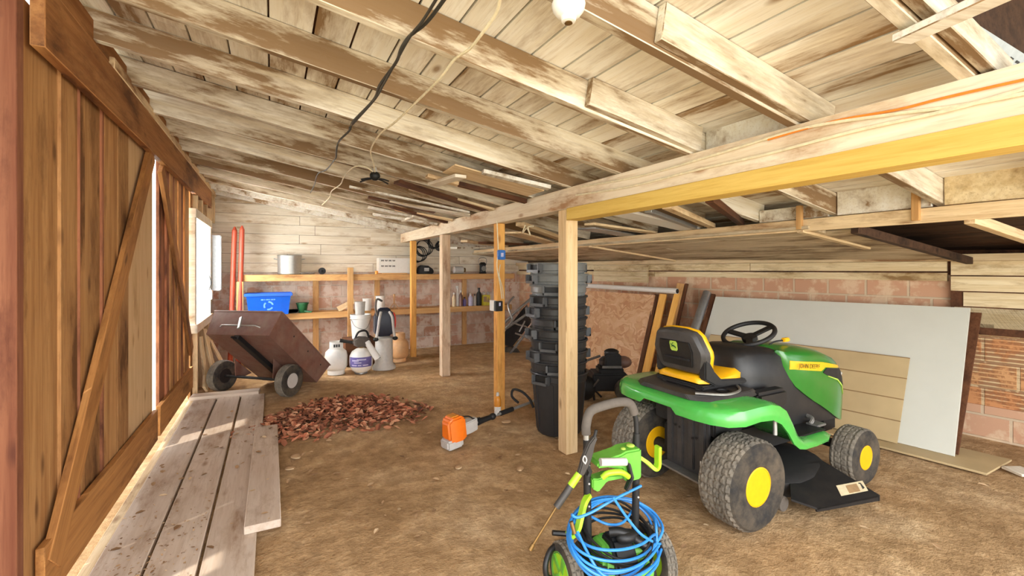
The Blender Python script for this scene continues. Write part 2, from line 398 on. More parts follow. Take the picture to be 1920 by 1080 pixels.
# ---- low board ceiling on the right, from the second beam down to the right wall
XH = 3.5
def xwall(y): return 5.5 - .14*(y-1.6)
def zlow(x): return 1.772 - .112*(x-XH)
m = MB(); x = XH
while x < 5.55:
    w = rnd.uniform(.2, .28); y = 1.72 if x > XH+.01 else 1.95
    while y < 8.34:
        y1 = min(8.34, y+rnd.uniform(1.5, 3.6))
        if x < xwall(y)+.1:
            z0, z1 = zlow(x), zlow(x+w)
            d = rnd.uniform(0, .006)
            m.loft([[(x+.003,y+.002,z0-d),(x+w-.003,y+.002,z1-d),(x+w-.003,y+.002,z1+.02),(x+.003,y+.002,z0+.02)],
                    [(x+.003,y1-.002,z0-d),(x+w-.003,y1-.002,z1-d),(x+w-.003,y1-.002,z1+.02),(x+.003,y1-.002,z0+.02)]])
        y = y1
    x += w
struct(m.build('ceiling', W['lower'], at=(0,0,0)), 'low grey-brown board ceiling between the second beam and the right wall')
n = 1
for (p0, p1, w, t) in [((XH+.02,4.58,1.757),(5.0,4.58,zlow(5.0)-.014),.05,.022), ((XH+.02,2.02,1.757),(4.5,2.02,zlow(4.5)-.012),.05,.02),
                       ((XH+.03,1.66,1.745),(5.42,1.66,zlow(5.42)-.012),.05,.06), ((XH+.03,1.08,1.76),(5.5,1.08,1.58),.05,.06), ((XH+.03,.5,1.76),(5.6,.5,1.57),.05,.09)]:
    struct(board('trim_%d' % n, p0, p1, w, t, W['loft'] if n in (3,) else W['lum'])); n += 1
# ---- left wall: framing, sliding doors of upright boards, window
XL = -.82
def YL(u, v=500): return PX(u, v, XL).y
def door_leaf(name, us, mats, y_end, label):
    ys = [YL(u) for u in us]; m = MB()
    for i in range(len(ys)-1):
        g0, g1 = rnd.uniform(.003, .008), rnd.uniform(.003, .008)
        dx = rnd.uniform(-.012, .01); m.mi = mats[i]
        m.box(XL-.028+dx, XL-.006+dx, ys[i]+g0, ys[i+1]-g1, .13+rnd.uniform(-.02,.015), 2.5)
    return struct(m.build(name, [W['door'], W['ply'], W['door2']], at=(XL,ys[0],0)), label)
d1 = door_leaf('door_1', [50,117,149,152,166,194,198,224,244,290], [0,0,2,0,0,2,0,0,1], 0, 'near sliding barn door of upright brown boards with one pale panel')
d2 = door_leaf('door_2', [301,306,313,318,324,329,334,339,343,347,351,355], [2,2,2,0,2,0,0,2,0,0,0], 0, 'far barn door of narrow red-brown boards with diagonal brace')
def child_board(parent, *a, **k):
    o = board(*a, **k); mw = o.matrix_world.copy(); o.parent = parent
    bpy.context.view_layer.update(); o.matrix_parent_inverse = parent.matrix_world.inverted(); o.matrix_world = mw; return o
bpy.context.view_layer.update()
child_board(d1, 'brace', (XL+.018, 2.53, .26), (XL+.018, 4.28, 2.34), .15, .03, W['brace'], up=(1,0,0))
child_board(d1, 'bottom_rail', (XL+.012, 2.45, .25), (XL+.012, 4.46, .25), .24, .03, W['brace'], up=(1,0,0))
child_board(d2, 'brace', (XL+.018, 4.62, 2.3), (XL+.018, 6.2, .55), .13, .03, W['rail'], up=(1,0,0))
child_board(d2, 'bottom_rail', (XL+.012, 4.56, .25), (XL+.012, 6.26, .25), .24, .03, W['brace'], up=(1,0,0))
struct(board('trim_6', (XL+.035, 2.36, 2.44), (XL+.035, 7.75, 2.46), .25, .045, W['rail'], up=(1,0,0)), 'brown header rail above the barn doors')
struct(board('trim_7', (XL-.01, .8, 2.645), (XL-.01, 8.34, 2.66), .1, .11, W['rail']), 'top plate of the left wall')
struct(board('trim_8', (XL+.045, 3.2, 2.595), (XL+.045, 8.3, 2.61), .035, .06, W['lum']), 'pale strip under the top plate')
struct(board('trim_9', (XL+.03, 1.6, .012), (XL+.03, 6.3, .012), .05, .024, W['lum']), 'pale bottom track under the barn doors')
struct(board('trim_10', (XL+.0, 2.2, 0), (XL+.0, 2.2, 2.7), .09, .05, W['jamb'], up=(0,1,0)), 'reddish door jamb post')
m = MB(); yy = 1.5
for i in range(5): m.box(XL-.03, XL-.005, yy+.004, yy+.126, .02, 2.6); yy += .13
for i in range(4): m.box(XL-.03, XL-.005, 7.78+.145*i, 7.78+.145*i+.141, 0, 2.6)                 # beyond the window
for i in range(10): m.box(XL-.03, XL-.005, 6.3+.148*i, 6.3+.148*i+.143, .0, .74)             # under the window
for i in range(10): m.box(XL-.03, XL-.005, 6.3+.148*i, 6.3+.148*i+.14, 2.16, 2.6)            # above the window
struct(m.build('wall_left', W['door'], at=(0,0,0)), 'left wall boards around the window')
win = struct(MB().box(XL-.03, XL-.024, 6.33, 7.72, .84, 2.06).build('window_1', M_['glass'], at=(XL,7,0)), 'bright window in the left wall')
m = MB()
m.box(XL-.03, XL+.05, 6.26, 6.33, .74, 2.16); m.box(XL-.03, XL+.05, 7.72, 7.79, .74, 2.16)
m.box(XL-.032, XL+.06, 6.25, 7.8, 2.06, 2.165); m.box(XL-.03, XL+.07, 6.24, 7.81, .74, .84)
o = m.build('window_frame', W['siding'], bevel=.004, at=(0,0,0), seg=1); bpy.context.view_layer.update(); mw = o.matrix_world.copy(); o.parent = win; o.matrix_parent_inverse = win.matrix_world.inverted()
k = 11
for y in (6.42, 6.85, 7.3, 7.72, 8.2):
    struct(board('trim_%d' % k, (XL+.03, y, 2.17), (XL+.03, y, 2.6), .05, .06, W['lum'], up=(0,1,0))); k += 1
for y in (6.4, 6.9, 7.4, 7.95):
    struct(board('trim_%d' % k, (XL+.03, y, 0.0), (XL+.03, y, .74), .05, .06, W['lum'], up=(0,1,0))); k += 1
# ---- back wall
struct(MB().box(-.95, 6.2, 8.36, 8.5, -.05, 1.42).build('wall_back', M_['block'], at=(0,8.36,0)), 'painted terracotta block base of the back wall')
m = MB(); z = 1.42
while z < 2.8:
    x = -.95; h = rnd.choice((.15, .16, .17))
    while x < 5:
        x1 = min(5, x+rnd.uniform(.9, 2.6)); d = rnd.uniform(0, .008)
        m.box(x+.003, x1-.003, 8.335-d, 8.36, z+.0025, z+h-.0025); x = x1
    z += h
m.mi = 1; m.box(-.95, 5, 8.352, 8.40, 1.42, 2.85); m.mi = 0
m.box(1.55, 2.0, 8.31, 8.335, 1.98, 2.12)
struct(m.build('wall_back', [W['siding'], W['dark']], at=(0,8.36,0)), 'whitewashed horizontal boards of the back wall')
struct(board('trim_%d' % k, (-.85, 8.29, 2.755), (2.05, 8.29, zr(2.05)+.14), .05, .17, W['deck'])); k += 1
# ---- right wall (its own frame: local y runs along the wall)
WM = Matrix.Translation((5.5, 1.6, 0)) @ Matrix.Rotation(math.atan(.14), 4, 'Z')
def wallobj(m, name, mat, label):
    o = m.build(name, mat, at=(0,0,0), sharp=30); o.matrix_world = WM; return struct(o, label)
wallobj(MB().box(.03, .2, .2, 6.95, -.05, 1.42), 'wall_right', M_['blockr'], 'orange terracotta block right wall')
wallobj(MB().box(.02, .2, -2.2, .2, .28, .95), 'wall_right', M_['ribbed'], 'ribbed terracotta blocks at the near end of the right wall')
wallobj(MB().box(.0, .2, -2.2, .2, -.05, .28), 'wall_right', M_['blockr'], 'orange brick course at the foot of the right wall')
m = MB()
for z0, z1, ya, yb, d in [(1.36,1.44,.22,3.4,.03),(1.45,1.545,.22,2.0,.035),(1.45,1.545,2.0,3.75,.03),(1.36,1.44,3.4,6.9,.03),(1.46,1.56,3.75,6.9,.02),
                          (1.415,1.545,-2.2,.2,.04),(1.275,1.41,-2.2,.2,.04),(1.14,1.27,-2.2,.12,.03),(.96,1.135,-2.2,.18,.02)]:
    m.box(-d, .03, ya+.004, yb-.004, z0+.003, z1-.003)
for z0, z1 in ((1.27,1.36),(1.365,1.44),(1.445,1.53)): m.box(-.06, -.035, 3.5, 4.6, z0, z1)
wallobj(m, 'wall_right', W['wallb'], 'stained boards along the top of the right wall')
o = board('trim_%d' % k, (0,0,0), (9,0,0), .12, .06, W['lum'], up=(0,0,1)); k += 1
o.matrix_world = WM @ frame((0-.02,-2.2,1.575), (-.02,6.8,1.575)); struct(o, 'pale ledger board at the top of the right wall')
m = MB(); m.box(.22,.25,-2.3,7.2,-.1,1.9); m.box(.0,.22,-2.3,7.2,1.42,1.6); m.box(-.02,.22,-2.3,.2,.9,1.56)  # unseen backing, added to keep bright sky out of the wall gaps
wallobj(m, 'wall_right', W['dark'], 'dark sheathing behind the right wall')
# ---- camera, sky, lights
cd = bpy.data.cameras.new('camera'); cam = bpy.data.objects.new('camera', cd); C.objects.link(cam)
cam.location = (0, 0, CAMH); cam.rotation_euler = (R(90), 0, -TH)
cd.sensor_width = 36; cd.lens = F/1920*36; cd.shift_y = -(540-HZ)/1920; cd.clip_start = .05
bpy.context.scene.camera = cam
w = bpy.data.worlds.new('sky'); bpy.context.scene.world = w; w.use_nodes = True
bg = w.node_tree.nodes['Background']; bg.inputs['Color'].default_value = (.93, .96, 1, 1); bg.inputs['Strength'].default_value = 3.0
def area(name, loc, rot, sx, sy, e, col=(1,1,1)):
    l = bpy.data.lights.new(name, 'AREA'); l.shape = 'RECTANGLE'; l.size = sx; l.size_y = sy; l.energy = e; l.color = col
    o = bpy.data.objects.new(name, l); C.objects.link(o); o.location = loc; o.rotation_euler = rot; return o
area('daylight_open_front', (1.2, -2.6, 1.6), (R(90), 0, 0), 5.5, 2.8, 310, (1,.985,.96))  # added fill lamp behind the camera, brightens the whole shed
area('daylight_window', (-1.3, 7.0, 1.6), (R(90), 0, R(-90)), 1.6, 1.4, 200, (1,.98,.95))
s = bpy.data.lights.new('sun', 'SUN'); s.energy = 3; s.angle = R(1); s.color = (1,.93,.82)
so = bpy.data.objects.new('sun', s); C.objects.link(so); so.rotation_euler = (R(10), R(-17), 0)
sc = bpy.context.scene
sc.view_settings.view_transform = 'Standard'; sc.view_settings.look = 'None'; sc.view_settings.gamma = 1; sc.view_settings.exposure = 0.0
sc.cycles.use_denoising = True; sc.cycles.max_bounces = 10; sc.cycles.diffuse_bounces = 6
try: sc.cycles.denoiser = 'OPENIMAGEDENOISE'
except Exception: pass
# ================================================================ TIMBER FRAME
ORD = ['nearest','second','third','fourth','fifth','sixth','seventh','eighth','ninth','tenth','eleventh','twelfth','thirteenth','fourteenth']
GR = 'roof rafters'
for i in range(14):
    y = .645 + .5825*i
    if i == 13: y = 8.2
    xe = 3.62
    wob = rnd.uniform(-.006, .006)
    hh = .10 if i == 0 else .15
    r_ = board('roof_rafter', (-.88, y, zr(-.88)+.002+hh/2), (xe, y, zr(xe)+.002+hh/2+wob), .045, hh, W['rafter'] if i < 12 else W['deck'])
    lab = '%s whitewashed sloping roof rafter, counted from the camera end of the shed' % ORD[i] if i < 13 else 'farthest whitewashed sloping roof rafter, against the back wall boards'
    tag(r_, lab, 'rafter', GR)
    if i in (0, 1, 2, 3, 4):                       # short sister board nailed to the side
        xa = {0: .9, 1: 1.22, 2: 1.35, 3: .9, 4: 1.1}[i]; xb = {0: 2.25, 1: 2.3, 2: 2.12, 3: 2.1, 4: 2.1}[i]
        sy = -1 if i else -1.0
        dy = -.043 if i in (1, 2, 0) else .043
        if i == 0: dy = -.047
        s_ = child_board(r_, 'splice_board', (xa, y+dy, zr(xa)+.01+hh/2), (xb, y+dy, zr(xb)+.01+hh/2), .038, hh-.01, W['rafter'])
tag(board('beam', (2.14, 8.3, 2.035), (2.14, -.6, 2.035), .13, .165, W['beam']), 'long pale main beam carried by the four posts', 'beam')
tag(board('beam', (2.13, 2.99, 1.907), (2.13, -.6, 1.905), .13, .095, W['yellow']), 'yellow treated timber fixed under the main beam near the camera', 'beam')
tag(board('beam', (XH+.05, 8.3, 1.80), (XH+.05, -.6, 1.80), .05, .09, W['lum']), 'second lower beam along the edge of the low board ceiling', 'beam')
def post(x, y, w, d, mat, label, top=1.95):
    tag(board('timber_post', (x+w/2, y+d/2, -.01), (x+w/2, y+d/2, top), w, d, mat, up=(0,1,0), bevel=.005), label, 'post', 'timber posts under the beam')
post(2.07, 3.0, .115, .115, W['post'], 'nearest timber post, in front of the tall stack of bins')
post(2.07, 4.25, .09, .09, W['posto'], 'orange timber post with electrical boxes and cables')
post(2.07, 5.98, .12, .12, W['postp'], 'pale greyish-pink timber post with brown stain near its foot')
post(2.07, 7.55, .09, .09, W['posto'], 'thin timber post beside the tan gas tank, by the shelves')
# blocking boards between rafter ends over the two beams
def blocking(x, ya, yb, z0, z1, mat, label): tag(board('blocking_board', (x, ya+.03, (z0+z1)/2), (x, yb-.03, (z0+z1)/2), .025, z1-z0, mat), label, 'board', 'blocking boards between rafters')
blocking(2.2, 1.2275, 1.81, 2.125, 2.265, W['deck'], 'pale blocking board on the main beam between second and third rafters')
blocking(XH+.06, 1.2275, 1.81, 1.852, 2.02, W['deck'], 'pale wide blocking board on second beam between second and third rafters')
blocking(XH+.06, .645, 1.2275, 1.852, 2.02, W['wallb'], 'brown stained blocking board on second beam beside the nearest rafter')
blocking(XH+.06, 1.81, 2.3925, 1.852, 1.95, W['deck'], 'short blocking board on second beam behind the third rafter')
for (y, d) in ((1.32, .03), (2.02, .035)):
    tag(board('wooden_cleat', (XH+.015, y, 1.77), (XH+.015, y, 1.95), .04, .03, W['shelf'], up=(1,0,0)),
        'small upright cleat on second beam beside the %s rafter' % ('second' if y < 1.5 else 'third'), 'cleat')
# cross board, perforated angle and pipe below the dark loft
tag(board('cross_board', PR(1690, 74, -.02), hit(1935, -38, (0,0,1), zr(1.75)-.02), .07, .025, W['deck'], up=(0,0,1)), 'pale cross board nailed under the nearest rafter, top right', 'board')
a0, a1 = PY(1796, 50, .628), PY(1930, 130, .628)
m = MB(); o_ = frame(a0, a1); m.x = o_ @ Matrix.Rotation(R(-55), 4, 'X'); L = (a1-a0).length + .1
m.box(0, L, -.03, .03, 0, .003); m.box(0, L, .027, .03, -.05, 0)
bk = m.build('metal_angle', M_['steel'], None, at=a0); tag(bk, 'perforated galvanised metal angle in the dark loft opening', 'metal angle')
for i in range(9):
    m = MB(); m.x = Matrix.Translation(-Vector(a0)) @ o_ @ Matrix.Rotation(R(-55), 4, 'X'); m.box(.03+.06*i, .06+.06*i, -.004, .004, -.0015, 0); m.build('slot', M_['blk2'], bk)
# ---- lumber stored on top of the beams (left bay)
def plank(u0, v0, u1, v1, y, w, t, mat, label, dz=0, group='lumber stored under the roof', tilt=0):
    p0 = PR(u0, v0, -.006-t/2); p1 = PR(u1, v1, -.006-t/2)
    if p1.x > 2.06: p1 = p0 + (p1-p0)*((2.06-p0.x)/(p1.x-p0.x))
    d = (p1-p0).normalized()
    up = Vector((RS, 0, 1))
    return tag(board('lumber_plank', p0, p1, w, t, mat, up=up, bevel=.002), label, 'plank', group)
plank(714, 377, 893, 406, 5.02, .14, .02, W['siding'], 'white stored plank in the rafters above the pale stained post')
plank(744, 341, 910, 393, 4.55, .13, .03, W['dark'], 'dark brown stored board under the rafters beside the white plank')
plank(841, 316, 1004, 362, 3.72, .3, .012, W['lum'], 'wide pale slatted panel stored under the rafters')
plank(905, 322, 1030, 352, 3.35, .07, .03, W['deck'], 'narrow pale stored strip beside the wide slatted panel')
plank(740, 393, 860, 415, 5.6, .1, .02, W['lum'], 'tan stored plank in the rafters, behind the white plank')
plank(700, 402, 838, 424, 6.3, .09, .03, W['deck'], 'pale stored strip in the rafters above the white carton')
plank(735, 388, 840, 418, 6.0, .08, .03, W['dark'], 'narrow dark stored board above the pale stained post')
plank(655, 350, 880, 398, 4.9, .05, .02, W['deck'], 'long thin pale batten stored under the rafters')
plank(770, 352, 955, 402, 0, .12, .025, W['lum'], 'tan stored board between the dark brown board and the wide slatted panel')
plank(800, 330, 975, 376, 0, .08, .03, W['lum'], 'knotty tan stored board along the left edge of the wide slatted panel')
plank(690, 370, 815, 398, 0, .1, .02, W['dark'], 'dark stored board left of the long thin pale batten')
plank(690, 388, 800, 412, 0, .06, .03, W['deck'], 'pale stored lath in the rafters left of the tan plank')
plank(860, 345, 1015, 385, 0, .05, .04, W['dark'], 'thin dark strip stored under the wide slatted panel')
a, b = PR(812, 346, -.05), PR(864, 330, -.05)
tag(board('lumber_plank', a, b, .1, .025, W['siding'], bevel=.002), 'short white offcut lying crosswise under the rafters', 'plank', 'lumber stored under the roof')
a, b = PR(757, 414, -.02), PR(780, 405, -.02)
tag(board('lumber_plank', a, b, .07, .03, W['siding'], bevel=.002), 'tiny white offcut lying crosswise near the back wall rafters', 'plank', 'lumber stored under the roof')
# ---- lumber and metal resting on the second beam (right bay)
def rest(u0, v0, x0, u1, v1, w, t, mat, label, cat='plank', name='lumber_plank'):
    p0 = PX(u0, v0, x0); p1 = PX(u1, v1, XH+.06); p1.z = max(p1.z, 1.847+t/2)
    return tag(board(name, p0, p1, w, t, mat, bevel=.002), label, cat, 'lumber resting on the second beam')
rest(1160, 398, 2.35, 1294, 436, .2, .02, M_['white'], 'white metal channel resting on second beam right of the nearest post', 'metal channel', 'metal_channel')
rest(1215, 395, 2.35, 1305, 432, .05, .03, M_['steel'], 'grey steel strip beside the white metal channel', 'metal strip', 'metal_strip')
rest(1250, 386, 2.35, 1335, 428, .06, .04, W['lum'], 'tan stick resting on second beam right of the white channel')
rest(1330, 372, 2.35, 1390, 420, .05, .05, W['dark'], 'dark stick resting on second beam near the short blocking board')
rest(1105, 420, 2.35, 1225, 440, .1, .02, W['lum'], 'pale plank resting on second beam left of the white channel')
rest(1098, 428, 2.35, 1180, 446, .18, .012, M_['steel'], 'corrugated grey sheet resting on second beam beside the nearest post', 'metal sheet', 'metal_sheet')
rest(960, 436, 2.3, 1030, 462, .2, .02, W['lum'], 'pale board resting on second beam behind the grey bins')
rest(905, 455, 2.3, 985, 470, .12, .03, W['dark'], 'dark board resting on second beam behind the orange post')
rest(975, 420, 2.3, 1060, 450, .1, .04, W['lum'], 'tan board resting on second beam above the grey bins')
rest(870, 452, 2.3, 950, 472, .1, .03, W['lum'], 'tan board resting on second beam right of the pale stained post')
rest(850, 465, 2.3, 925, 476, .12, .03, W['deck'], 'pale board resting on second beam near the back wall')
# ---- cables
def cable(name, pts, r, mat, label, k=6, n=7): return tag(MB().tube(smooth(pts, k), r, n).build(name, mat), label, 'cable')
cable('cable', [PR(u, v, d) for u, v, d in [(838,-8,-.03),(800,42,-.02),(768,68,-.012),(752,92,-.03),(742,118,-.012),(712,160,-.03),(700,188,-.012),(662,228,-.02),(655,245,-.012),(634,268,-.03),(630,296,-.012)]], .007, M_['blk_cable'], 'thick dark cable stapled across the undersides of the rafters')
cable('cable', [PR(u, v, d) for u, v, d in [(822,-8,-.04),(792,40,-.03),(768,70,-.022),(738,124,-.04),(718,160,-.04),(700,190,-.02),(655,240,-.02)]], .0055, M_['blk_cable'], 'thinner dark cable running beside the thick dark cable')
cable('cable', [PR(u, v, d) for u, v, d in [(938,-8,-.03),(930,25,-.03),(900,68,-.04),(880,92,-.03),(852,112,-.011),(822,150,-.03),(782,190,-.011),(742,228,-.02),(712,252,-.011),(695,282,-.011),(700,305,-.03),(703,322,-.05)]], .006, M_['wht_cable'], 'white cable crossing the rafters down to the black lamp holder')
cable('cable', [PR(u, v, d) for u, v, d in [(700,322,-.04),(682,312,-.011),(662,314,-.02),(645,332,-.02),(638,346,-.011),(622,358,-.02),(618,370,-.011),(604,384,-.01)]], .006, M_['wht_cable'], 'white cable running from the black lamp holder toward the back wall')
cable('cable', [PR(u, v, d) for u, v, d in [(630,296,-.011),(612,318,-.02),(596,326,-.011),(590,345,-.02),(582,362,-.011)]], .005, M_['blk_cable'], 'thin grey cable end hanging below the farther rafters')
BX = 2.066
def beamcable(pts, r, mat, label): return cable('cable', [PX(u, v, BX-.002) for u, v in pts], r, mat, label)
beamcable([(1935,172),(1800,198),(1660,216),(1500,242),(1340,290),(1200,330),(1090,350)], .007, M_['wht_cable'], 'upper white cable stapled along the face of the main beam')
beamcable([(1935,162),(1780,206),(1600,246),(1440,288),(1300,320),(1180,350),(1080,366)], .007, M_['wht_cable'], 'lower white cable stapled along the face of the main beam')
beamcable([(1935,146),(1850,165),(1760,186),(1680,206),(1560,228),(1440,262)], .005, M_['orange_cable'], 'orange cable along the upper edge of the main beam')
# ---- porcelain lamp holder, black lamp holder
p = PR(1066, 2, 0); t = thing('lamp_holder', 'white porcelain lamp holder under a rafter at the top of the photo', 'lamp holder', p)
MB().lathe([(.05,.0),(.054,-.012),(.05,-.03),(.038,-.046),(.026,-.052),(.022,-.066),(.013,-.068)], 28).build('base', M_['white'], t)
MB().lathe([(.011,-.0675),(.013,-.072),(.006,-.073)], 16).build('socket', M_['brass'], t)
p = PR(703, 330, -.06); t = thing('lamp_holder', 'black clamp lamp holder hanging from the white cable', 'lamp holder', p)
MB().ball((0,0,0), .045, .045, .04).build('body', M_['blk2'], t)
MB().cyl((0,0,.03), (0,0,.075), .025, .012).build('collar', M_['lgrey'], t)
m = MB()
for a in (20, 150, 200, 320):
    c, s_ = math.cos(R(a)), math.sin(R(a)); m.tube(smooth([(0,0,-.02),(.07*c,.07*s_,-.03),(.13*c,.13*s_,-.05)], 5), .007, 6)
m.build('clamp', M_['blk2'], t)
# ---- electrics on the orange post
yf = 4.25
p = PY(938, 478, yf-.001); t = thing('switch_box', 'blue electrical box high on the orange post', 'electrical box', p)
MB().box(-.04,.04,-.045,0,-.05,.05).build('box', M_['bluebox'], t, .006); MB().box(-.015,.015,-.047,-.045,-.02,.02).build('label', M_['lav'], t)
p = PX(930, 573, 2.069); t = thing('junction_box', 'white and black electrical box low on the orange post', 'electrical box', p)
MB().box(-.04,0,-.01,.075,-.055,.055).build('cover', M_['white'], t, .004); MB().box(-.03,.05,-.06,-.011,-.055,.05).build('outlet', M_['blk2'], t, .004)
MB().box(.005,.025,-.062,-.06,0,.035).build('label', M_['lav'], t)
g = lambda u, v: PY(u, v, yf-.008)
cable('cable', [g(932,414), g(933,440), g(934,470), g(932,500), g(938,535), g(941,560)], .006, M_['wht_cable'], 'white cable down the face of the orange post, nearest its left edge')
cable('cable', [g(938,496), g(936,515), g(942,540), g(944,560)], .005, M_['wht_cable'], 'short looped cable between the two boxes on orange post')
g = lambda u, v: PX(u, v, 2.058)
cable('cable', [g(985,422), g(980,436), g(988,428), g(994,440), g(990,426), g(1000,424)], .006, M_['wht_cable'], 'white cable knot hanging from the main beam above the bins')
# ================================================================ RIDING MOWER (drives along +x; local origin under the rear axle)
T = thing('riding_mower', 'green and yellow riding lawn mower parked in front of the white panel', 'lawn mower', (2.40, 2.08, 0))
def tire_mesh(r, w, rimr, blocks, rows, dep, n=160):
    """treaded tyre round the y axis, one connected surface"""
    m = MB(); prof = []
    for i in range(25):
        s_ = -1 + 2*i/24; prof.append((r - (.16*r)*max(0, abs(s_)-.7)**1.8/.3**1.8*.6, s_*w*.47, abs(s_) < .86))
    side = [(r*.80, w*.5), (r*.66, w*.5), (rimr+.008, w*.46), (rimr-.004, w*.42)]
    full = [(a, -b, False) for a, b in reversed(side)] + prof + [(a, b, False) for a, b in side]
    rings = []
    for i in range(n):
        a = 2*math.pi*i/n; ring = []
        for (rr, y, tr) in full:
            if tr:
                row = (y/w+.5)*rows; ph = i/n*blocks + .5*(int(row) % 2) + .25*math.sin(row*math.pi)
                up_ = (ph % 1) < .68 and .14 < (row % 1) < .9
                rr = rr + (0 if up_ else -dep)
            ring.append((rr*math.sin(a), y, rr*math.cos(a)))
        rings.append(ring)
    rings.append(rings[0]); m.loft(rings, False, False)
    for i, f in enumerate(m.f):
        c = sum((m.v[j] for j in f), Vector())/4
        if abs(c.y) < .45*w and Vector((c.x, 0, c.z)).length > r*.86: m.m[i] = 1
    return m
def wheel(parent, x, y, z, r, w, rimr, side, rimmat, blocks, rows, dep=.006, name='wheel'):
    t = bpy.data.objects.new(name, None); C.objects.link(t); t.parent = parent; t.location = (x, y, z)
    tire_mesh(r, w, rimr, blocks, rows, dep).build('tire', [M_['tire'], M_['tread']], t, sharp=25)
    m = MB(); s_ = side
    m.lathe([(rimr, s_*w*.44), (rimr-.008, s_*w*.45), (rimr-.016, s_*w*.38), (rimr*.88, s_*w*.12), (rimr*.45, s_*w*.02), (rimr*.27, s_*w*.1), (.012, s_*w*.1)], 36, 'Y')
    m.lathe([(rimr, -s_*w*.44), (rimr-.008, -s_*w*.45), (rimr-.02, -s_*w*.3), (rimr*.6, -s_*w*.2), (.03, -s_*w*.18)], 36, 'Y')
    for k in range(5):
        a = k*math.tau/5; m.cyl((.45*rimr*math.cos(a), s_*w*.01, .45*rimr*math.sin(a)), (.45*rimr*math.cos(a), s_*w*.07, .45*rimr*math.sin(a)), .008, n=8)
    m.build('rim', rimmat, t); 
    h = MB(); h.lathe([(.022, s_*w*.08), (.022, s_*w*.2), (.012, s_*w*.22)], 16, 'Y'); h.build('hub', M_['blk2'], t)
    return t
for sgn in (-1, 1):
    wheel(T, 0, sgn*.375, .255, .255, .235, .11, sgn, M_['yellow'], 34, 6, .009)
    wheel(T, 1.17, sgn*.40, .19, .19, .16, .082, sgn, M_['yellow'], 30, 4, .005, 'front_wheel')
# fender pan running forward into the foot deck
st = [(-.285,.16,.672,.61),(-.275,.27,.68,.608),(-.25,.36,.69,.606),(-.2,.44,.698,.606),(-.12,.485,.704,.612),(0,.49,.71,.622),(.12,.488,.708,.612),(.2,.486,.69,.575),(.27,.484,.65,.51),(.33,.482,.57,.435),(.39,.478,.485,.395),(.46,.472,.432,.378),(.6,.465,.41,.372),(.74,.455,.408,.374),(.82,.42,.41,.378),(.84,.38,.41,.38)]
m = MB(); rings = []
for x, w_, zt, zl in st:
    rings.append([(x,-w_,zl),(x,-w_-.004,zl+.4*(zt-zl)),(x,-w_+.012,zt-.012),(x,-w_+.05,zt),(x,-.2*w_,zt+.004),(x,.2*w_,zt+.004),(x,w_-.05,zt),(x,w_-.012,zt-.012),(x,w_+.004,zl+.4*(zt-zl)),(x,w_,zl),(x,w_-.012,zl),(x,w_-.05,zt-.03),(x,0,zt-.03),(x,-w_+.05,zt-.03),(x,-w_+.012,zl)])
m.loft(rings)
m.build('fender', M_['fgreen'], T, sharp=50)
# dusty rubber mat on the foot deck
MB().box(.44,.82,-.40,-.2,.412,.422).build('foot_mat', M_['black'], T, .004); MB().box(.44,.82,.2,.40,.412,.422).build('foot_mat', M_['black'], T, .004)
# tray between the fenders, with cup recess
m = MB(); m.loft([[(x,-w_,.70),(x,-w_+.03,.728),(x,w_-.03,.728),(x,w_,.70)] for x, w_ in ((-.23,.2),(-.17,.29),(.0,.33),(.18,.33),(.25,.31))])
tray = m.build('seat_tray', M_['rearpanel'], T, .004)
m = MB()
m.tube(smooth([(-.18,-.2,.735),(-.05,-.31,.737),(.1,-.29,.738),(.2,-.2,.735)], 5), .008, 6); m.build('tray_rail', M_['grey'], tray)
for yy in (-.24, .24): MB().lathe([(.042,.729),(.048,.736),(.036,.736),(.034,.722),(.002,.722)], 24, c=(.02,yy,0)).build('cup_holder', M_['blk2'], tray)
m = MB(); m.box(.21,.5,-.345,-.25,.60,.715); m.build('side_console', M_['black'], T, .02)
# seat
S = bpy.data.objects.new('seat', None); C.objects.link(S); S.parent = T
def backring(x, sc_, dz=0, tz=0):
    pts = [(-.135,1.085),(-.165,1.06),(-.205,.965),(-.205,.93),(-.175,.835),(-.15,.815),(.15,.815),(.175,.835),(.205,.93),(.205,.965),(.165,1.06),(.135,1.085),(.06,1.098),(-.06,1.098)]
    cz = .95
    return [(x - .22*(z-.8), y*sc_, cz+(z-cz)*sc_+tz) for y, z in pts]
m = MB(); m.loft([backring(-.085,.80),backring(-.08,.9),backring(-.06,.985),backring(-.02,1.0)])
shell = m.build('shell', M_['rearpanel'], S, sharp=30)
m = MB(); m.loft([[(x-.22*(z-.8),y,z) for y,z in [(-.12,1.02),(.12,1.02),(.135,.96),(.12,.86),(-.12,.86),(-.135,.96)]] for x in (-.096,-.082)])
m.box(-.135,-.10,-.11,.09,.90,.915)
m.build('recess', M_['black'], S, .006)
m = MB(); m.loft([backring(-.025,.985),backring(-.015,1.02,tz=.004),backring(.0,1.02,tz=.004),backring(.03,.93),backring(.045,.7)])
m.build('back_cushion', M_['yellow'], S, sharp=60)
m = MB()
for sg in (-1, 1):   # arms of the shell sweeping forward to the seat base
    m.loft([[(x,sg*.2,z0),(x,sg*.15,z0),(x,sg*.15,z1),(x,sg*.2,z1)] for x, z0, z1 in ((-.09,.80,.93),(-.04,.775,.90),(.0,.755,.84),(.06,.74,.79),(.3,.74,.768))])
m.box(-.1,.32,-.19,.19,.735,.76)
m.build('seat_base', M_['blk2'], S, .008)
m = MB(); rings = []
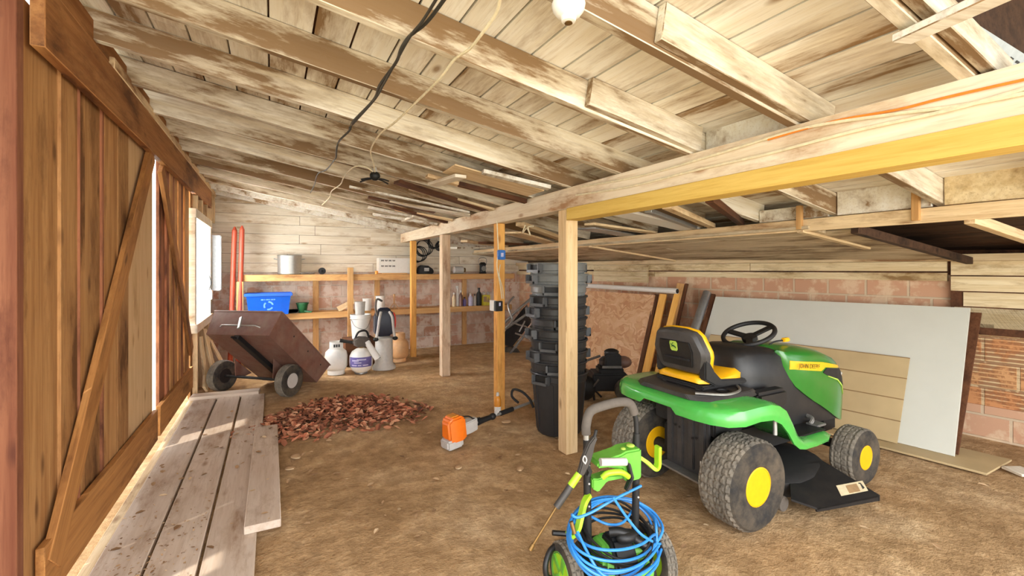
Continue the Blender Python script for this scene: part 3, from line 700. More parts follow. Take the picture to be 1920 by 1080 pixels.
for x, w_, z0, z1 in ((-.11,.14,.775,.80),(-.1,.16,.77,.812),(.0,.185,.765,.815),(.1,.185,.765,.81),(.22,.18,.765,.825),(.29,.165,.765,.83),(.33,.13,.77,.81),(.335,.11,.775,.80)):
    rings.append([(x,-w_,z0),(x,-w_,z0+.6*(z1-z0)),(x,-w_*.8,z1),(x,0,z1-.008),(x,w_*.8,z1),(x,w_,z0+.6*(z1-z0)),(x,w_,z0)])
m.loft(rings); m.build('cushion', M_['yellow'], S, sharp=60)
# badge on the seat back: yellow-green rounded shield with a plain leaping shape
bx = -.098 - .22*(.985-.8)
tilt = Matrix.Rotation(-math.atan(.22), 4, 'Y')
m = MB(); m.x = Matrix.Translation((bx-.001,-.0,.985)) @ tilt
sh = [(-.028,-.022),(-.02,-.032),(.02,-.032),(.028,-.022),(.03,.02),(.022,.032),(-.022,.032),(-.03,.02)]
m.prism([(0,y,z) for y,z in sh], (-.003,0,0)); e = m.build('emblem', M_['logo'], S)
m = MB(); m.x = Matrix.Translation((bx-.0045,-.0,.985)) @ tilt
m.prism([(0,y,z) for y,z in [(-.02,-.006),(-.006,.004),(.008,.006),(.018,.014),(.02,.01),(.012,.0),(.018,-.012),(.008,-.004),(-.006,-.006),(-.018,-.016)]], (-.001,0,0))
m.prism([(0,y,z) for y,z in [(.01,.008),(.004,.02),(-.008,.022),(.002,.014)]], (-.001,0,0))
m.build('emblem_mark', M_['dgreen'], S)
# seat spring bracket
MB().box(-.08,.05,-.15,-.12,.715,.74).build('seat_bracket', M_['grey'], S); MB().box(-.08,.05,.12,.15,.715,.74).build('seat_bracket', M_['grey'], S); MB().cyl((.28,-.17,.74),(.28,-.1,.735),.012).build('adjuster', M_['grey'], S)
# black dashboard and lower side covers
m = MB(); rings = []
for x, zt, w_, zb in ((.255,.885,.13,.62),(.275,.93,.165,.56),(.32,.955,.20,.49),(.42,.958,.225,.45),(.58,.945,.24,.43),(.66,.92,.25,.425),(.9,.84,.268,.41),(1.1,.7,.268,.40),(1.25,.5,.255,.39)):
    rings.append([(x,-w_,zb),(x,-w_,zb+.6*(zt-zb)),(x,-w_*.92,zt-.05),(x,-w_*.7,zt-.008),(x,0,zt),(x,w_*.7,zt-.008),(x,w_*.92,zt-.05),(x,w_,zb+.6*(zt-zb)),(x,w_,zb)])
m.loft(rings); m.build('console', M_['black'], T, sharp=50)
# hood
hs = [(.60,.935,.21,.90),(.625,.945,.24,.82),(.66,.947,.252,.755),(.72,.945,.268,.68),(.80,.94,.279,.625),(.9,.93,.284,.565),(1.0,.913,.286,.515),(1.1,.89,.284,.46),(1.2,.856,.276,.405),(1.28,.815,.262,.37),(1.33,.775,.245,.36),(1.355,.73,.225,.365),(1.362,.66,.205,.40)]
rings = []
for x, zt, w_, zb in hs:
    k = zt-zb
    rings.append([(x,-w_*.97,zb),(x,-w_,zb+.35*k),(x,-w_,zb+.62*k),(x,-w_*.97,zb+.80*k),(x,-w_*.86,zt-.03),(x,-w_*.62,zt-.006),(x,0,zt+.004),(x,w_*.62,zt-.006),(x,w_*.86,zt-.03),(x,w_*.97,zb+.80*k),(x,w_,zb+.62*k),(x,w_,zb+.35*k),(x,w_*.97,zb)])
H = MB().loft(rings).build('hood', M_['green'], T, sharp=60)
def hw(x, z):   # half width of the hood at x, z
    for a, b in zip(hs, hs[1:]):
        if a[0] <= x <= b[0]:
            t_ = (x-a[0])/(b[0]-a[0]); zt, w_, zb = [a[i]+(b[i]-a[i])*t_ for i in (1,2,3)]; break
    else: zt, w_, zb = hs[-1][1:]
    q = (z-zb)/(zt-zb)
    P = [(0,.97),(.35,1),(.62,1),(.8,.97),(1-.03/(zt-zb),.86),(1.01,.6)]
    for (a, fa), (b, fb) in zip(P, P[1:]):
        if a <= q <= b: return w_*(fa+(fb-fa)*(q-a)/(b-a))
    return w_*.97
def decal(poly, name, mat, off=.003, parent=None):
    for sg in (-1, 1):
        m = MB()
        # strip built column by column so it hugs the hood side
        top, bot = poly
        xs = sorted({p[0] for p in top+bot}); xs = [xs[0]+(xs[-1]-xs[0])*i/24 for i in range(25)]
        def at(l, x):
            for a, b in zip(l, l[1:]):
                if a[0] <= x <= b[0]: return a[1]+(b[1]-a[1])*(x-a[0])/(b[0]-a[0]+1e-9)
            return l[-1][1] if x > l[-1][0] else l[0][1]
        rr = []
        for x in xs:
            zs = [at(bot,x)+(at(top,x)-at(bot,x))*j/4 for j in range(5)]
            rr.append([(x, sg*(hw(x,z)+off), z) for z in zs] + [(x, sg*(hw(x,z)-.01), z) for z in reversed(zs)])
        m.loft(rr); m.build(name, mat, parent)
decal(([(.665,.858),(1.0,.822),(1.34,.755)], [(.69,.80),(.985,.762),(1.02,.785),(1.34,.742)]), 'stripe', M_['yellow'], .003, H)
decal(([(1.0,.755),(1.05,.778),(1.34,.738)], [(1.0,.748),(1.06,.722),(1.2,.685),(1.34,.61)]), 'headlight_grille', M_['blk2'], .004, H)
for sg in (-1, 1): MB().ball((1.29, sg*.243, .705), .03, .016, .016).build('headlight', M_['lens'], H)
decal(([(1.06,.722),(1.2,.682),(1.30,.62),(1.34,.55)], [(1.06,.716),(1.19,.674),(1.285,.615),(1.325,.55)]), 'trim_line', M_['logo'], .005, H)
for sg in (-1, 1):
    xm = .838; mw = Matrix.Translation((xm, sg*(hw(xm,.81)+.0055), .8085)) @ Matrix.Rotation(0 if sg < 0 else math.pi, 4, 'Z') @ Matrix.Rotation(R(90), 4, 'X') @ Matrix.Rotation(R(7 if sg > 0 else -7), 4, 'Z')
    lettering('lettering', 'JOHN DEERE', .043, M_['oliveink'], mw, H, .0006, .1)
m = MB()
for i in range(7): m.box(1.345,1.366,-.19,.19,.42+.035*i,.44+.035*i)
m.box(1.34,1.36,-.2,.2,.39,.70); m.build('grille', M_['blk2'], T, .003)
MB().box(1.15,1.34,-.2,.2,.27,.40).build('bumper', M_['blk2'], T, .02)
# steering wheel
wm = Matrix.Translation((.60,0,1.012)) @ Matrix.Rotation(R(-24), 4, 'Y')
SW = bpy.data.objects.new('steering_wheel', None); C.objects.link(SW); SW.parent = T; SW.matrix_local = wm
m = MB(); N = 48; m.tube([(.168*math.cos(i*math.tau/N), .168*math.sin(i*math.tau/N), 0) for i in range(N)], .0155, 10, closed=True); m.build('rim', M_['blk2'], SW)
m = MB()
for a in (90, 215, 325):
    c, s_ = math.cos(R(a)), math.sin(R(a)); m.obox((0,0,-.028),(.165*c,.165*s_,0),.042,.014)
m.lathe([(.05,-.05),(.052,-.02),(.03,-.012),(.001,-.012)], 24); m.build('spoke', M_['blk2'], SW)
m = MB(); m.cyl((0,0,-.03),(0,0,-.13),.032,.042); m.cyl((0,0,-.11),(0,0,-.2),.05,.06); m.build('column', M_['blk2'], SW)
# throttle lever
L_ = bpy.data.objects.new('throttle_lever', None); C.objects.link(L_); L_.parent = T
m = MB(); m.tube(smooth([(.66,-.1,.93),(.72,-.11,.96),(.80,-.13,.968)], 4), .006, 8); m.build('rod', M_['blk2'], L_)
m = MB(); m.box(.79,.855,-.145,-.115,.957,.985); m.build('knob', M_['yellow'], L_, .006)
# rear panel
m = MB(); m.box(-.075,-.05,-.21,.12,.2,.615)
for i in range(4): m.box(-.088,-.07,-.19+.084*i,-.145+.084*i,.22,.605)
P_ = m.build('rear_panel', M_['rearpanel'], T, .005)
m = MB(); m.box(-.0905,-.088,-.205,-.16,.215,.30)
m.build('sticker', M_['white'], P_)
for y, z in ((-.13,.43),(-.1,.42),(.0,.46),(.035,.465)): MB().cyl((-.0905,y,z),(-.086,y,z),.008,n=8).build('bolt', M_['blk2'], P_)
MB().obox((-.085,-.2,.19),(-.085,.12,.2),.12,.012).build('hitch_plate', M_['grey'], T)
# chassis
m = MB(); m.box(-.05,1.2,-.17,.17,.26,.44); m.cyl((0,-.3,.255),(0,.3,.255),.04); m.box(-.06,.2,-.24,.24,.46,.60); m.build('chassis', M_['blk2'], T, .01)
m = MB(); m.obox((1.17,-.34,.22),(1.17,.34,.22),.06,.05); m.cyl((1.17,-.36,.14),(1.17,-.36,.27),.022); m.cyl((1.17,.36,.14),(1.17,.36,.27),.022)
m.tube([(1.05,-.3,.27),(.9,-.1,.27)], .012, 8); m.build('front_axle', M_['blk2'], T, .004)
m = MB(); m.cyl((.21,-.44,.5),(.21,-.44,.6),.012); m.build('fender_bolt', M_['alu'], T)
m = MB()
for i in range(3): m.tube([(.82,-.36+.025*i,.34-.015*i),(1.0,-.33+.02*i,.33-.015*i)], .006, 6)
m.build('linkage', M_['alu'], T)
m = MB(); m.tube(smooth([(.80,-.31,.43),(.84,-.3,.46),(.85,-.24,.47)], 5), .014, 8); m.box(.8,.9,-.36,-.28,.42,.435); m.build('pedal', M_['grey'], T, .004)
# mower deck with discharge chute
m = MB(); pts = []
for i in range(28):
    a = i*math.tau/28; pts.append((.62+.36*math.copysign(abs(math.cos(a))**.6, math.cos(a)), .44*math.copysign(abs(math.sin(a))**.7, math.sin(a))))
m.loft([[(x,y,.075) for x,y in pts], [(x,y,.16) for x,y in pts], [(.62+(x-.62)*.9,y*.9,.20) for x,y in pts], [(.62+(x-.62)*.5,y*.5,.22) for x,y in pts]])
m.build('mower_deck', M_['blk2'], T, sharp=40)
wl = lambda x, y, z: (x-2.40, y-2.08, z)
c1, c2, c3, c4, c5 = wl(3.22,1.70,.205), wl(2.93,1.75,.205), wl(2.70,1.60,.12), wl(2.80,1.51,.085), wl(3.275,1.405,.095)
m = MB(); m.prism([c1,c2,c3,c4,c5], (0,0,-.012)); m.prism([c1,c5,(c5[0],c5[1],.06),(c1[0],c1[1],.08)], (-.01,0,0)); m.prism([c5,c4,(c4[0],c4[1],.06),(c5[0],c5[1],.06)], (0,.01,0))
CH = m.build('discharge_chute', M_['black'], T)
n_ = (Vector(c5)-Vector(c4)).cross(Vector(c1)-Vector(c4)).normalized(); n_ = n_ if n_.z > 0 else -n_
q = lambda a, b: Vector(c4)+(Vector(c5)-Vector(c4))*a+(Vector(c2)-Vector(c4)+Vector((.1,0,0)))*b + n_*.0012
fl_ = lambda a0, a1, b0, b1, nm, mt, o_=0: MB().prism([q(a0,b0)+n_*o_,q(a1,b0)+n_*o_,q(a1,b1)+n_*o_,q(a0,b1)+n_*o_], n_*.0008).build(nm, mt, CH)
fl_(.42,.86,.13,.36,'warning_label',M_['stick']); fl_(.56,.74,.15,.32,'warning_label',M_['stick2'],.001)
MB().prism([q(.79,.18)+n_*.001,q(.83,.2)+n_*.001,q(.81,.32)+n_*.001,q(.78,.33)+n_*.001,q(.77,.31)+n_*.001,q(.795,.3)+n_*.001], n_*.0008).build('warning_mark', M_['ink'], CH)
m = MB(); m.lathe([(.042,-.02),(.045,-.015),(.045,.015),(.042,.02)], 20, 'Y', c=(.30,-.42,.07)); m.build('deck_wheel', M_['foam'], T)
# ================================================================ PRESSURE WASHER
WO = Vector((1.37, 1.62, 0)); WR = R(-9)
T = thing('pressure_washer', 'lime green and black electric pressure washer on wheels in front of the mower', 'pressure washer', WO, WR)
def part(m, name, mat, parent=None, **k): return m.build(name, mat, parent or T, **k)
hp = smooth([(-.13,.0,.56),(-.132,0,.70),(-.132,.0,.775),(-.112,.0,.832),(-.05,0,.852),(.04,0,.862),(.095,0,.848),(.118,0,.80),(.128,0,.76),(.13,0,.70)], 6)
part(MB().tube(hp, .0115, 12), 'handle', M_['blk2'])
part(MB().tube(smooth([(-.132,.0,.735),(-.132,.0,.775),(-.112,.0,.832),(-.05,0,.852),(.04,0,.862),(.095,0,.848),(.118,0,.80)], 6), .0205, 14), 'grip', M_['foam'])
part(MB().tube([(-.132,0,.69),(-.132,0,.737)], .0125, 12), 'handle_sleeve', M_['alu'])
for sx in (-1, 1):
    part(MB().tube([(sx*.13,0,.71),(sx*.128,0,.56),(sx*.12,0,.10)], [.0155,.0165,.0175], 14), 'upright', M_['blk2'])
m = MB()
for sx in (-1,1):
    for z in (.52, .42, .60): m.ball((sx*.127,-.018,z), .005, n=8, m=5)
part(m, 'screw', M_['lgrey'])
# top housing between the uprights
m = MB(); m.loft([[(x,-.05,z0),(x,.05,z0),(x,.05,z1),(x,-.05,z1)] for x,z0,z1 in ((-.1,.595,.622),(-.05,.593,.63),(.02,.575,.642),(.045,.512,.652),(.125,.517,.655))])
TH_ = part(m, 'top_housing', M_['lgreen'], bevel=.008)
part(MB().cyl((-.09,-.052,.625),(.035,-.058,.612), .017), 'soap_tube', M_['lgrey'])
part(MB().tube(smooth([(-.085,-.06,.56),(-.06,-.07,.58),(0,-.075,.577),(.04,-.07,.55)], 5), .013, 10), 'carry_handle', M_['lime'])
m = MB(); m.loft([[(.035,-.075,.612),(.05,-.075,.607),(.05,-.05,.607),(.035,-.05,.612)],[(.052,-.08,.542),(.066,-.08,.542),(.066,-.05,.542),(.052,-.05,.542)],[(.02,-.085,.497),(.032,-.085,.489),(.032,-.06,.489),(.02,-.06,.497)]])
part(m, 'gun_bracket', M_['black'], bevel=.003)
m = MB(); part(MB().ball((.045,-.02,.655), .012, .012, .006), 'nozzle_cap', M_['logo']); part(MB().ball((.09,-.01,.66), .02, .02, .008), 'nozzle_cap', M_['logo'])
m = MB(); m.loft([[(x,-.03,z0),(x,.03,z0),(x,.03,z1),(x,-.03,z1)] for x,z0,z1 in ((-.115,.5,.545),(-.085,.48,.54),(-.04,.522,.547),(.12,.524,.54))])
part(m, 'lower_housing', M_['lgreen'], bevel=.005)
# cord hook arms
def hook(pts, w, mat, name):
    m = MB(); P = smooth(pts, 5); rr = []
    for i, p in enumerate(P):
        d = (P[min(i+1,len(P)-1)]-P[max(i-1,0)]).normalized(); s_ = Vector((0,1,0)); n_ = d.cross(s_).normalized()
        rr.append([p+s_*w-n_*.008, p+s_*w+n_*.008, p-s_*w+n_*.008, p-s_*w-n_*.008])
    return part(m.loft(rr), name, mat, bevel=.002)
hook([(.125,-.02,.61),(.16,-.03,.585),(.195,-.04,.553),(.212,-.045,.565),(.214,-.045,.61),(.215,-.045,.655)], .018, M_['lime'], 'hose_hook')
hook([(-.12,-.01,.47),(-.155,-.03,.45),(-.185,-.05,.40),(-.205,-.06,.36),(-.235,-.06,.335),(-.25,-.06,.35)], .016, M_['lime'], 'cord_hook')
# base, motor cover
m = MB(); m.loft([[(-x,y0,z),(x,y0,z),(x,y1,z),(-x,y1,z)] for x,y0,y1,z in ((.15,-.11,.13,.05),(.165,-.13,.14,.09),(.155,-.12,.13,.17),(.12,-.08,.1,.22))])
part(m, 'base', M_['black'], bevel=.02)
m = MB(); m.loft([[(-x,y0,z),(x,y0,z),(x,y1,z),(-x,y1,z)] for x,y0,y1,z in ((.12,-.15,.0,.09),(.125,-.155,.02,.16),(.11,-.12,.03,.24),(.07,-.06,.03,.27))])
part(m, 'motor_cover', M_['lgreen'], bevel=.015)
m = MB(); m.loft([[(x-.055,y0,z),(x+.055,y0,z),(x+.055,y1,z),(x-.055,y1,z)] for x,y0,y1,z in ((-.02,-.175,-.1,.1),(-.02,-.175,-.05,.17),(-.01,-.14,.0,.24),(0,-.08,0,.29))])
part(m, 'motor_grille', M_['black'], bevel=.012)
m = MB(); m.ball((.02,-.09,.30), .055, .035, .028); m.tube(smooth([(-.05,-.06,.315),(-.01,-.08,.32),(.04,-.1,.3),(.09,-.12,.26)], 5), [.02]*16, 10); part(m, 'pump_hose_fitting', M_['black'])
m = MB(); m.tube(smooth([(-.25,.06,.225),(-.285,.05,.215),(-.315,.03,.175),(-.315,.02,.13),(-.29,.02,.11)], 5), .013, 10); m.tube([(-.12,.06,.25),(-.26,.08,.275)], .012, 8)
part(m, 'foot_bracket', M_['black'])
for sx, x in ((-1,-.232),(1,.225)):
    t = wheel(T, x, -.01, .135, .135, .06, .097, -1, M_['lime'], 26, 3, .006)
    t.rotation_euler = (0, 0, R(90) if sx > 0 else R(-90))
    t.rotation_euler = (0, 0, R(-90) if sx < 0 else R(90))
m = MB()
for w in [o for o in T.children if o.name.startswith('wheel')]:
    sp = MB()
    for k in range(5):
        a = k*math.tau/5; sp.obox((.02*math.cos(a), -.024, .02*math.sin(a)), (.088*math.cos(a), -.028, .088*math.sin(a)), .012, .024, up=(-math.sin(a),0,math.cos(a)))
    sp.lathe([(.086,-.026),(.094,-.032),(.099,-.026)], 30, 'Y', cap=False)
    sp.build('spoke', M_['lgreen'], w)
part(MB().cyl((-.25,0,.125),(.22,0,.125), .012), 'axle', M_['blk2'])
m = MB()
for k in range(5):
    r0 = .145+.008*(k % 2); z0 = .225+.02*k
    m.tube(smooth([(.01+r0*math.cos(a)*1.05, -.02+r0*.95*math.sin(a), z0+.055*math.sin(a)+.008*math.sin(3*a+k)) for a in [i*math.tau/14 for i in range(14)]], 4, True), .0058, 7, closed=True)
part(m, 'power_cord', M_['blk2'])
# spray gun (hung on the washer, can be lifted off)
def LW(u, v, y):
    n = Vector((-math.sin(WR), math.cos(WR), 0)); p = hit(u, v, n, n.dot(WO) + y); return Matrix.Rotation(-WR, 4, 'Z') @ (p - WO)
G = thing('spray_gun', 'pressure washer spray gun with lime collar and long brass wand', 'spray gun', WO, WR)
y_ = -.075
m = MB(); m.loft([[LW(u,v,y_)+Vector((-dx,y,dz)) for dx,y,dz in ((-s_,-.013,-.4*s_),(s_,-.013,.4*s_),(s_,.013,.4*s_),(-s_,.013,-.4*s_))] for u,v,s_ in ((1116,818,.008),(1108,832,.014),(1103,848,.018),(1098,862,.02),(1093,876,.016),(1087,890,.013))])
m.build('body', M_['gun'], G, .005)
m = MB(); m.tube(smooth([LW(1111,828,y_),LW(1116,815,y_),LW(1118,806,y_)], 3), .007, 8); m.build('inlet', M_['blk2'], G)
m = MB(); m.tube(smooth([LW(1096,868,y_-.012),LW(1093,862,y_-.014),LW(1096,855,y_-.016),LW(1100,862,y_-.014),LW(1097,870,y_-.012)], 4), .003, 6); m.build('trigger_guard', M_['lgrey'], G)
m = MB(); m.tube([LW(1100,872,y_+.01),LW(1106,884,y_+.01),LW(1103,892,y_+.01)], .011, 8); m.build('trigger', M_['blk2'], G)
m = MB(); m.tube([LW(1086,888,y_),LW(1070,911,y_)], [.015,.016], 16); m.build('collar', M_['lime'], G)
m = MB(); m.tube(smooth([LW(1071,909,y_),LW(1063,922,y_),LW(1052,938,y_),LW(1043,951,y_)], 4), [.015]*13, 14); m.build('fore_grip', M_['gun'], G)
m = MB(); m.tube([LW(1044,949,y_),LW(999,1022,y_)], .0052, 10); m.build('wand', M_['brass'], G)
m = MB(); m.tube([LW(1000,1020,y_),LW(994,1031,y_)], [.008,.010], 12); m.build('nozzle', M_['brass'], G)
# blue hose, a coil thrown over the washer
Hs = thing('garden_hose', 'bright blue hose coiled around the pressure washer', 'hose', WO, WR)
m = MB(); pts = []
for k, (cu, cv, ru, rv, tw) in enumerate([(1150,1003,86,72,.1),(1153,984,77,50,-.1),(1150,996,82,59,.15),(1157,1016,84,82,-.05),(1147,1008,78,74,.2),(1154,1000,88,68,0)]):
    for i in range(16):
        a = i*math.tau/16; yy_ = -.05+.175*math.sin(a+tw)
        pts.append(LW(cu+ru*math.cos(a), cv-rv*math.sin(a)+3*math.sin(2*a+k), yy_-.006*k))
m.tube(smooth(pts, 4), .0058, 8)
for seg_, ys in (([(1202,911),(1150,937),(1110,960),(1083,970),(1072,965)], (-.03,-.07,-.09,-.1,-.1)), ([(1150,933),(1173,967),(1200,1000),(1223,1015)], (-.09,-.14,-.18,-.17)),
                 ([(1083,997),(1100,1033),(1120,1067),(1140,1082),(1180,1085),(1225,1060),(1240,1030)], (-.14,-.2,-.24,-.26,-.25,-.18,-.1)), ([(1107,968),(1140,983),(1167,980),(1185,958)], (.02,-.03,-.03,.03))):
    m.tube(smooth([LW(u,v,y) for (u,v), y in zip(seg_, ys)], 7), .0058, 8)
m.build('coil', M_['blue'], Hs)
m = MB(); m.tube([LW(1077,1000,-.14),LW(1071,978,-.13)], .0085, 10); m.build('fitting', M_['brass'], Hs)
# ================================================================ STRING TRIMMER
a0, a1 = Vector((1.45,3.60,.135)), Vector((2.42,3.86,.20)); fm = frame(a0, a1)
T = thing('string_trimmer', 'orange string trimmer lying on the dirt floor beside the nearest post', 'string trimmer', a0)
T.matrix_world = fm; bpy.context.view_layer.update()
m = MB(); m.tube([(-.02,0,0),(.30,0,0),(.98,0,0)], .013, 12); m.build('shaft', M_['alu'], T)
m = MB(); m.tube([(.13,0,0),(.2,0,0),(.30,0,0)], [.03,.024,.022], 12); m.ball((.305,0,0), .035, .03, .03); m.tube([(.4,0,0),(.55,0,0)], .022, 12); m.build('hand_grip', M_['blk2'], T)
m = MB(); m.obox((.33,0,.0),(.38,0,.06),.022,.02); m.build('trigger_bracket', M_['lgrey'], T)
m = MB(); m.tube(smooth([(.645,.02,.03),(.64,.1,.075),(.655,.09,.14),(.68,.0,.13),(.7,-.08,.07),(.71,-.115,-.005)], 5), .012, 8); m.build('loop_handle', M_['blk2'], T)
m = MB(); m.loft([[(x,-w_,-h),(x,w_,-h),(x,w_*.8,h2),(x,-w_*.8,h2)] for x,w_,h,h2 in ((-.20,.06,.05,.09),(-.17,.085,.07,.125),(-.08,.09,.07,.13),(-.03,.075,.06,.10))])
m.build('engine_cover', M_['orange'], T, .015)
m = MB(); m.box(-.16,-.09,-.04,.04,.126,.136); m.build('vent', M_['amber'], T, .003)
m = MB(); m.loft([[(x,-w_,-.055),(x,w_,-.055),(x,w_,.05),(x,-w_,.05)] for x,w_ in ((-.04,.05),(.05,.045),(.12,.025))]); m.build('clutch_housing', M_['lgrey'], T, .008)
m = MB(); m.loft([[(x,-w_,-.125),(x,w_,-.125),(x,w_,-.05),(x,-w_,-.05)] for x,w_ in ((-.22,.055),(-.2,.07),(-.08,.07),(-.06,.05))]); m.build('fuel_tank', M_['lgrey'], T, .015)
m = MB(); m.tube(smooth([(-.06,-.03,.11),(.02,-.03,.09),(.08,-.02,.05),(.16,0,.03)], 5), .006, 6); m.build('throttle_cable', M_['blk2'], T)
# spray can at the foot of the orange post
p = (2.02, 4.14, 0); t = thing('spray_bottle', 'small orange and white bottle at the foot of the orange post', 'bottle', p)
MB().lathe([(.03,0),(.034,.01),(.034,.15),(.026,.18),(.014,.19)], 20).build('body', M_['amber'], t); MB().lathe([(.015,.185),(.016,.215),(.01,.225)], 16).build('cap', M_['lgrey'], t); MB().lathe([(.0345,.02),(.0348,.085)], 20, cap=False).build('label', M_['white'], t)
# ================================================================ STACK OF NESTED BINS behind the nearest post
bc = Vector((2.315, 3.48, 0)); BH = .55
def bin_proto(mat):
    t = bpy.data.objects.new('storage_bin', None); C.objects.link(t)
    m = MB(); m.lathe([(.002,.004),(.185,.0),(.2,.015),(.242,BH-.07),(.25,BH-.065),(.252,BH-.005),(.246,BH-.005),(.236,BH-.075),(.194,.02),(.002,.012)], 48, cap=False); m.build('body', mat, t)
    m = MB(); m.lathe([(.246,BH-.012),(.262,BH-.014),(.266,BH-.004),(.262,BH+.004),(.246,BH+.002)], 48, cap=False); m.build('rim', mat, t)
    m = MB()
    for k in range(16):
        a = k*math.tau/16; c, s_ = math.cos(a), math.sin(a)
        m.obox((.2*c,.2*s_,.03),(.24*c,.24*s_,BH-.085),.014,.012,up=(c,s_,0)) if k % 4 else None
    m.build('rib_pattern', mat, t)
    for sg in (-1, 1):
        m = MB(); x0, x1 = sorted((sg*.244, sg*.296)); xa, xb = sorted((sg*.276, sg*.296))
        m.box(x0,x1,-.085,-.068,BH-.085,BH-.006); m.box(x0,x1,.068,.085,BH-.085,BH-.006); m.box(xa,xb,-.085,.085,BH-.085,BH-.06)
        m.build('handle', M_['handle'], t, .004)
        x0, x1 = sorted((sg*.246, sg*.262)); MB().box(x0,x1,-.067,.067,BH-.08,BH-.015).build('handle_recess', M_['blk2'], t)
    return t
blk = bin_proto(M_['bin']); lit_bin = bin_proto(M_['bingrey'])
labs = ['black bin at the bottom of the tall nested stack, standing on the dirt floor'] + ['black nested bin, %s from the bottom of the tall stack behind the nearest post' % w_ for w_ in ('second','third','fourth','fifth','sixth','seventh','eighth')] + ['grey nested bin, %s from the top of the tall stack' % w_ for w_ in ('third','second')] + ['topmost grey bin of the tall nested stack, just under the low ceiling']
rots = [200, 232, 178, 218, 172, 246, 180, 196, 226, 172, 188]
firsts = {}
for i in range(11):
    src = blk if i < 8 else lit_bin
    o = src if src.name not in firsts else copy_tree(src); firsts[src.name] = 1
    o.location = bc + Vector((rnd.uniform(-.006,.006), rnd.uniform(-.006,.006), .0975*i)); o.rotation_euler = (0,0,R(rots[i]))
    tag(o, labs[i], 'bin', 'nested storage bins')
# ================================================================ OLD ENGINE MACHINE between the bins and the mower
T = thing('garden_tiller', 'old black engine-powered tiller standing in front of the strand board', 'tiller', (3.42, 4.12, 0), R(-28))
m = MB(); m.box(-.2,.2,-.15,.15,.1,.30); m.box(-.12,.16,-.12,.12,.28,.36); m.build('frame', M_['blk2'], T, .02)
m = MB(); m.lathe([(.1,.36),(.12,.38),(.12,.43),(.09,.46),(.02,.47)], 24, c=(.02,0,0)); m.build('recoil_starter', M_['black'], T)
m = MB(); m.box(-.06,.12,-.17,-.10,.36,.52); m.ball((.03,-.06,.52), .09, .07, .05); m.build('engine', M_['blk2'], T, .015)
m = MB(); m.box(-.1,.12,-.19,-.17,.37,.395); m.build('bracket', M_['grey'], T, .003)
m = MB(); m.ball((.18,.02,.40), .1, .09, .07); m.build('fuel_tank', M_['cart'], T)
m = MB(); m.tube([(-.42,-.05,.37),(-.1,-.08,.49)], .014, 8); m.tube([(-.3,-.2,.05),(-.14,-.2,.25)], .011, 8); m.build('handlebar', M_['foam'], T)
for k, x in enumerate((-.28, .28)):
    m = MB(); m.lathe([(.06,-.04),(.13,-.035),(.13,.035),(.06,.04)], 24, 'Y', c=(x*.6,-.2 if k else .2,.13)); m.build('wheel', M_['tire'], T)
m = MB()
for k in range(9):
    a = k*.7; m.obox((-.3+.015*k,-.12,.12),(-.3+.015*k+.1*math.cos(a),-.12+.05*math.sin(2*a),.12+.12*math.sin(a)),.03,.008)
m.build('tine', M_['blk2'], T)
m = MB(); m.ball((-.28,-.12,.14),.12,.13,.14); m.build('tine_guard', M_['blk2'], T)
# ================================================================ TIPPED DUMP CART
ya, ph = .941, .676
lv = Vector((math.cos(ya)*math.cos(ph), math.sin(ya)*math.cos(ph), -math.sin(ph))); hv = Vector((math.cos(ya)*math.sin(ph), math.sin(ya)*math.sin(ph), math.cos(ph))); av = Vector((math.sin(ya), -math.cos(ya), 0))
o0 = Vector((-.332, 5.732, .761)); cm = Matrix((lv, av, hv)).transposed().to_4x4(); cm.translation = o0
T = thing('dump_cart', 'rusty brown steel dump cart tipped up on its nose by the far barn door', 'dump cart', o0)
T.matrix_world = cm; bpy.context.view_layer.update()
wb, wr, lb, lr, lf, d = .378, .411, 1.15, .025, .087, .283
B = [(0,-wb,0),(0,wb,0),(lb,wb,0),(lb,-wb,0)]; Rm = [(-lr,-wr,d),(-lr,wr,d),(lb+lf,wr,d),(lb+lf,-wr,d)]
m = MB(); th = .006
Bi = [(th,-wb+th,th),(th,wb-th,th),(lb-th,wb-th,th),(lb-th,-wb+th,th)]; Ri = [(-lr+th,-wr+th,d),(-lr+th,wr-th,d),(lb+lf-th,wr-th,d),(lb+lf-th,-wr+th,d)]
m.loft([Ri, Rm, B], False); m.loft([Ri, Bi], False); m.add(B, [(0,1,2,3)]); m.add(Bi, [(0,1,2,3)])
m.build('tub', M_['cart'], T)
m = MB(); m.tube([Vector(p)+Vector((0,0,.004)) for p in Rm], .011, 8, closed=True); m.build('rim', M_['cart'], T)
m = MB()
for x in (.35,.7,1.05): m.ball((x, (wb+wr)/2+.005, d*.7), .012, .006, .012, 8, 5)
m.build('bolt', M_['blk2'], T)
def loc(p): return cm.inverted() @ Vector(p)
wr1, wl1 = Vector((.175,5.86,.185)), Vector((-.53,6.5,.185)); axd = (wr1-wl1).normalized()
m = MB(); m.cyl(loc(wl1), loc(wr1), .016); m.build('axle', M_['blk2'], T)
for s_ in (.22, .78):
    m = MB()
    c = wl1.lerp(wr1, s_); cl = loc(c)
    m.prism([(cl.x-.03,cl.y,cl.z),(cl.x+.05,cl.y,cl.z),(cl.x+.2,cl.y,-.002),(cl.x-.16,cl.y,-.002)], (0,.006,0)); m.build('axle_bracket', M_['cart'], T)
m = MB(); m.box(.0,.9,-.035,.035,-.05,-.002); m.tube([(.02,0,-.03),(-.06,.0,-.06)], .014, 8); m.build('drawbar', M_['blk2'], T, .004)
m = MB(); m.tube([(-.015,-.24,.09),(-.05,-.2,.09),(-.05,.2,.09),(-.015,.24,.09)], .008, 8); m.obox((-.06,.03,.05),(-.04,-.03,.2),.015,.03); m.build('latch_bar', M_['alu'], T)
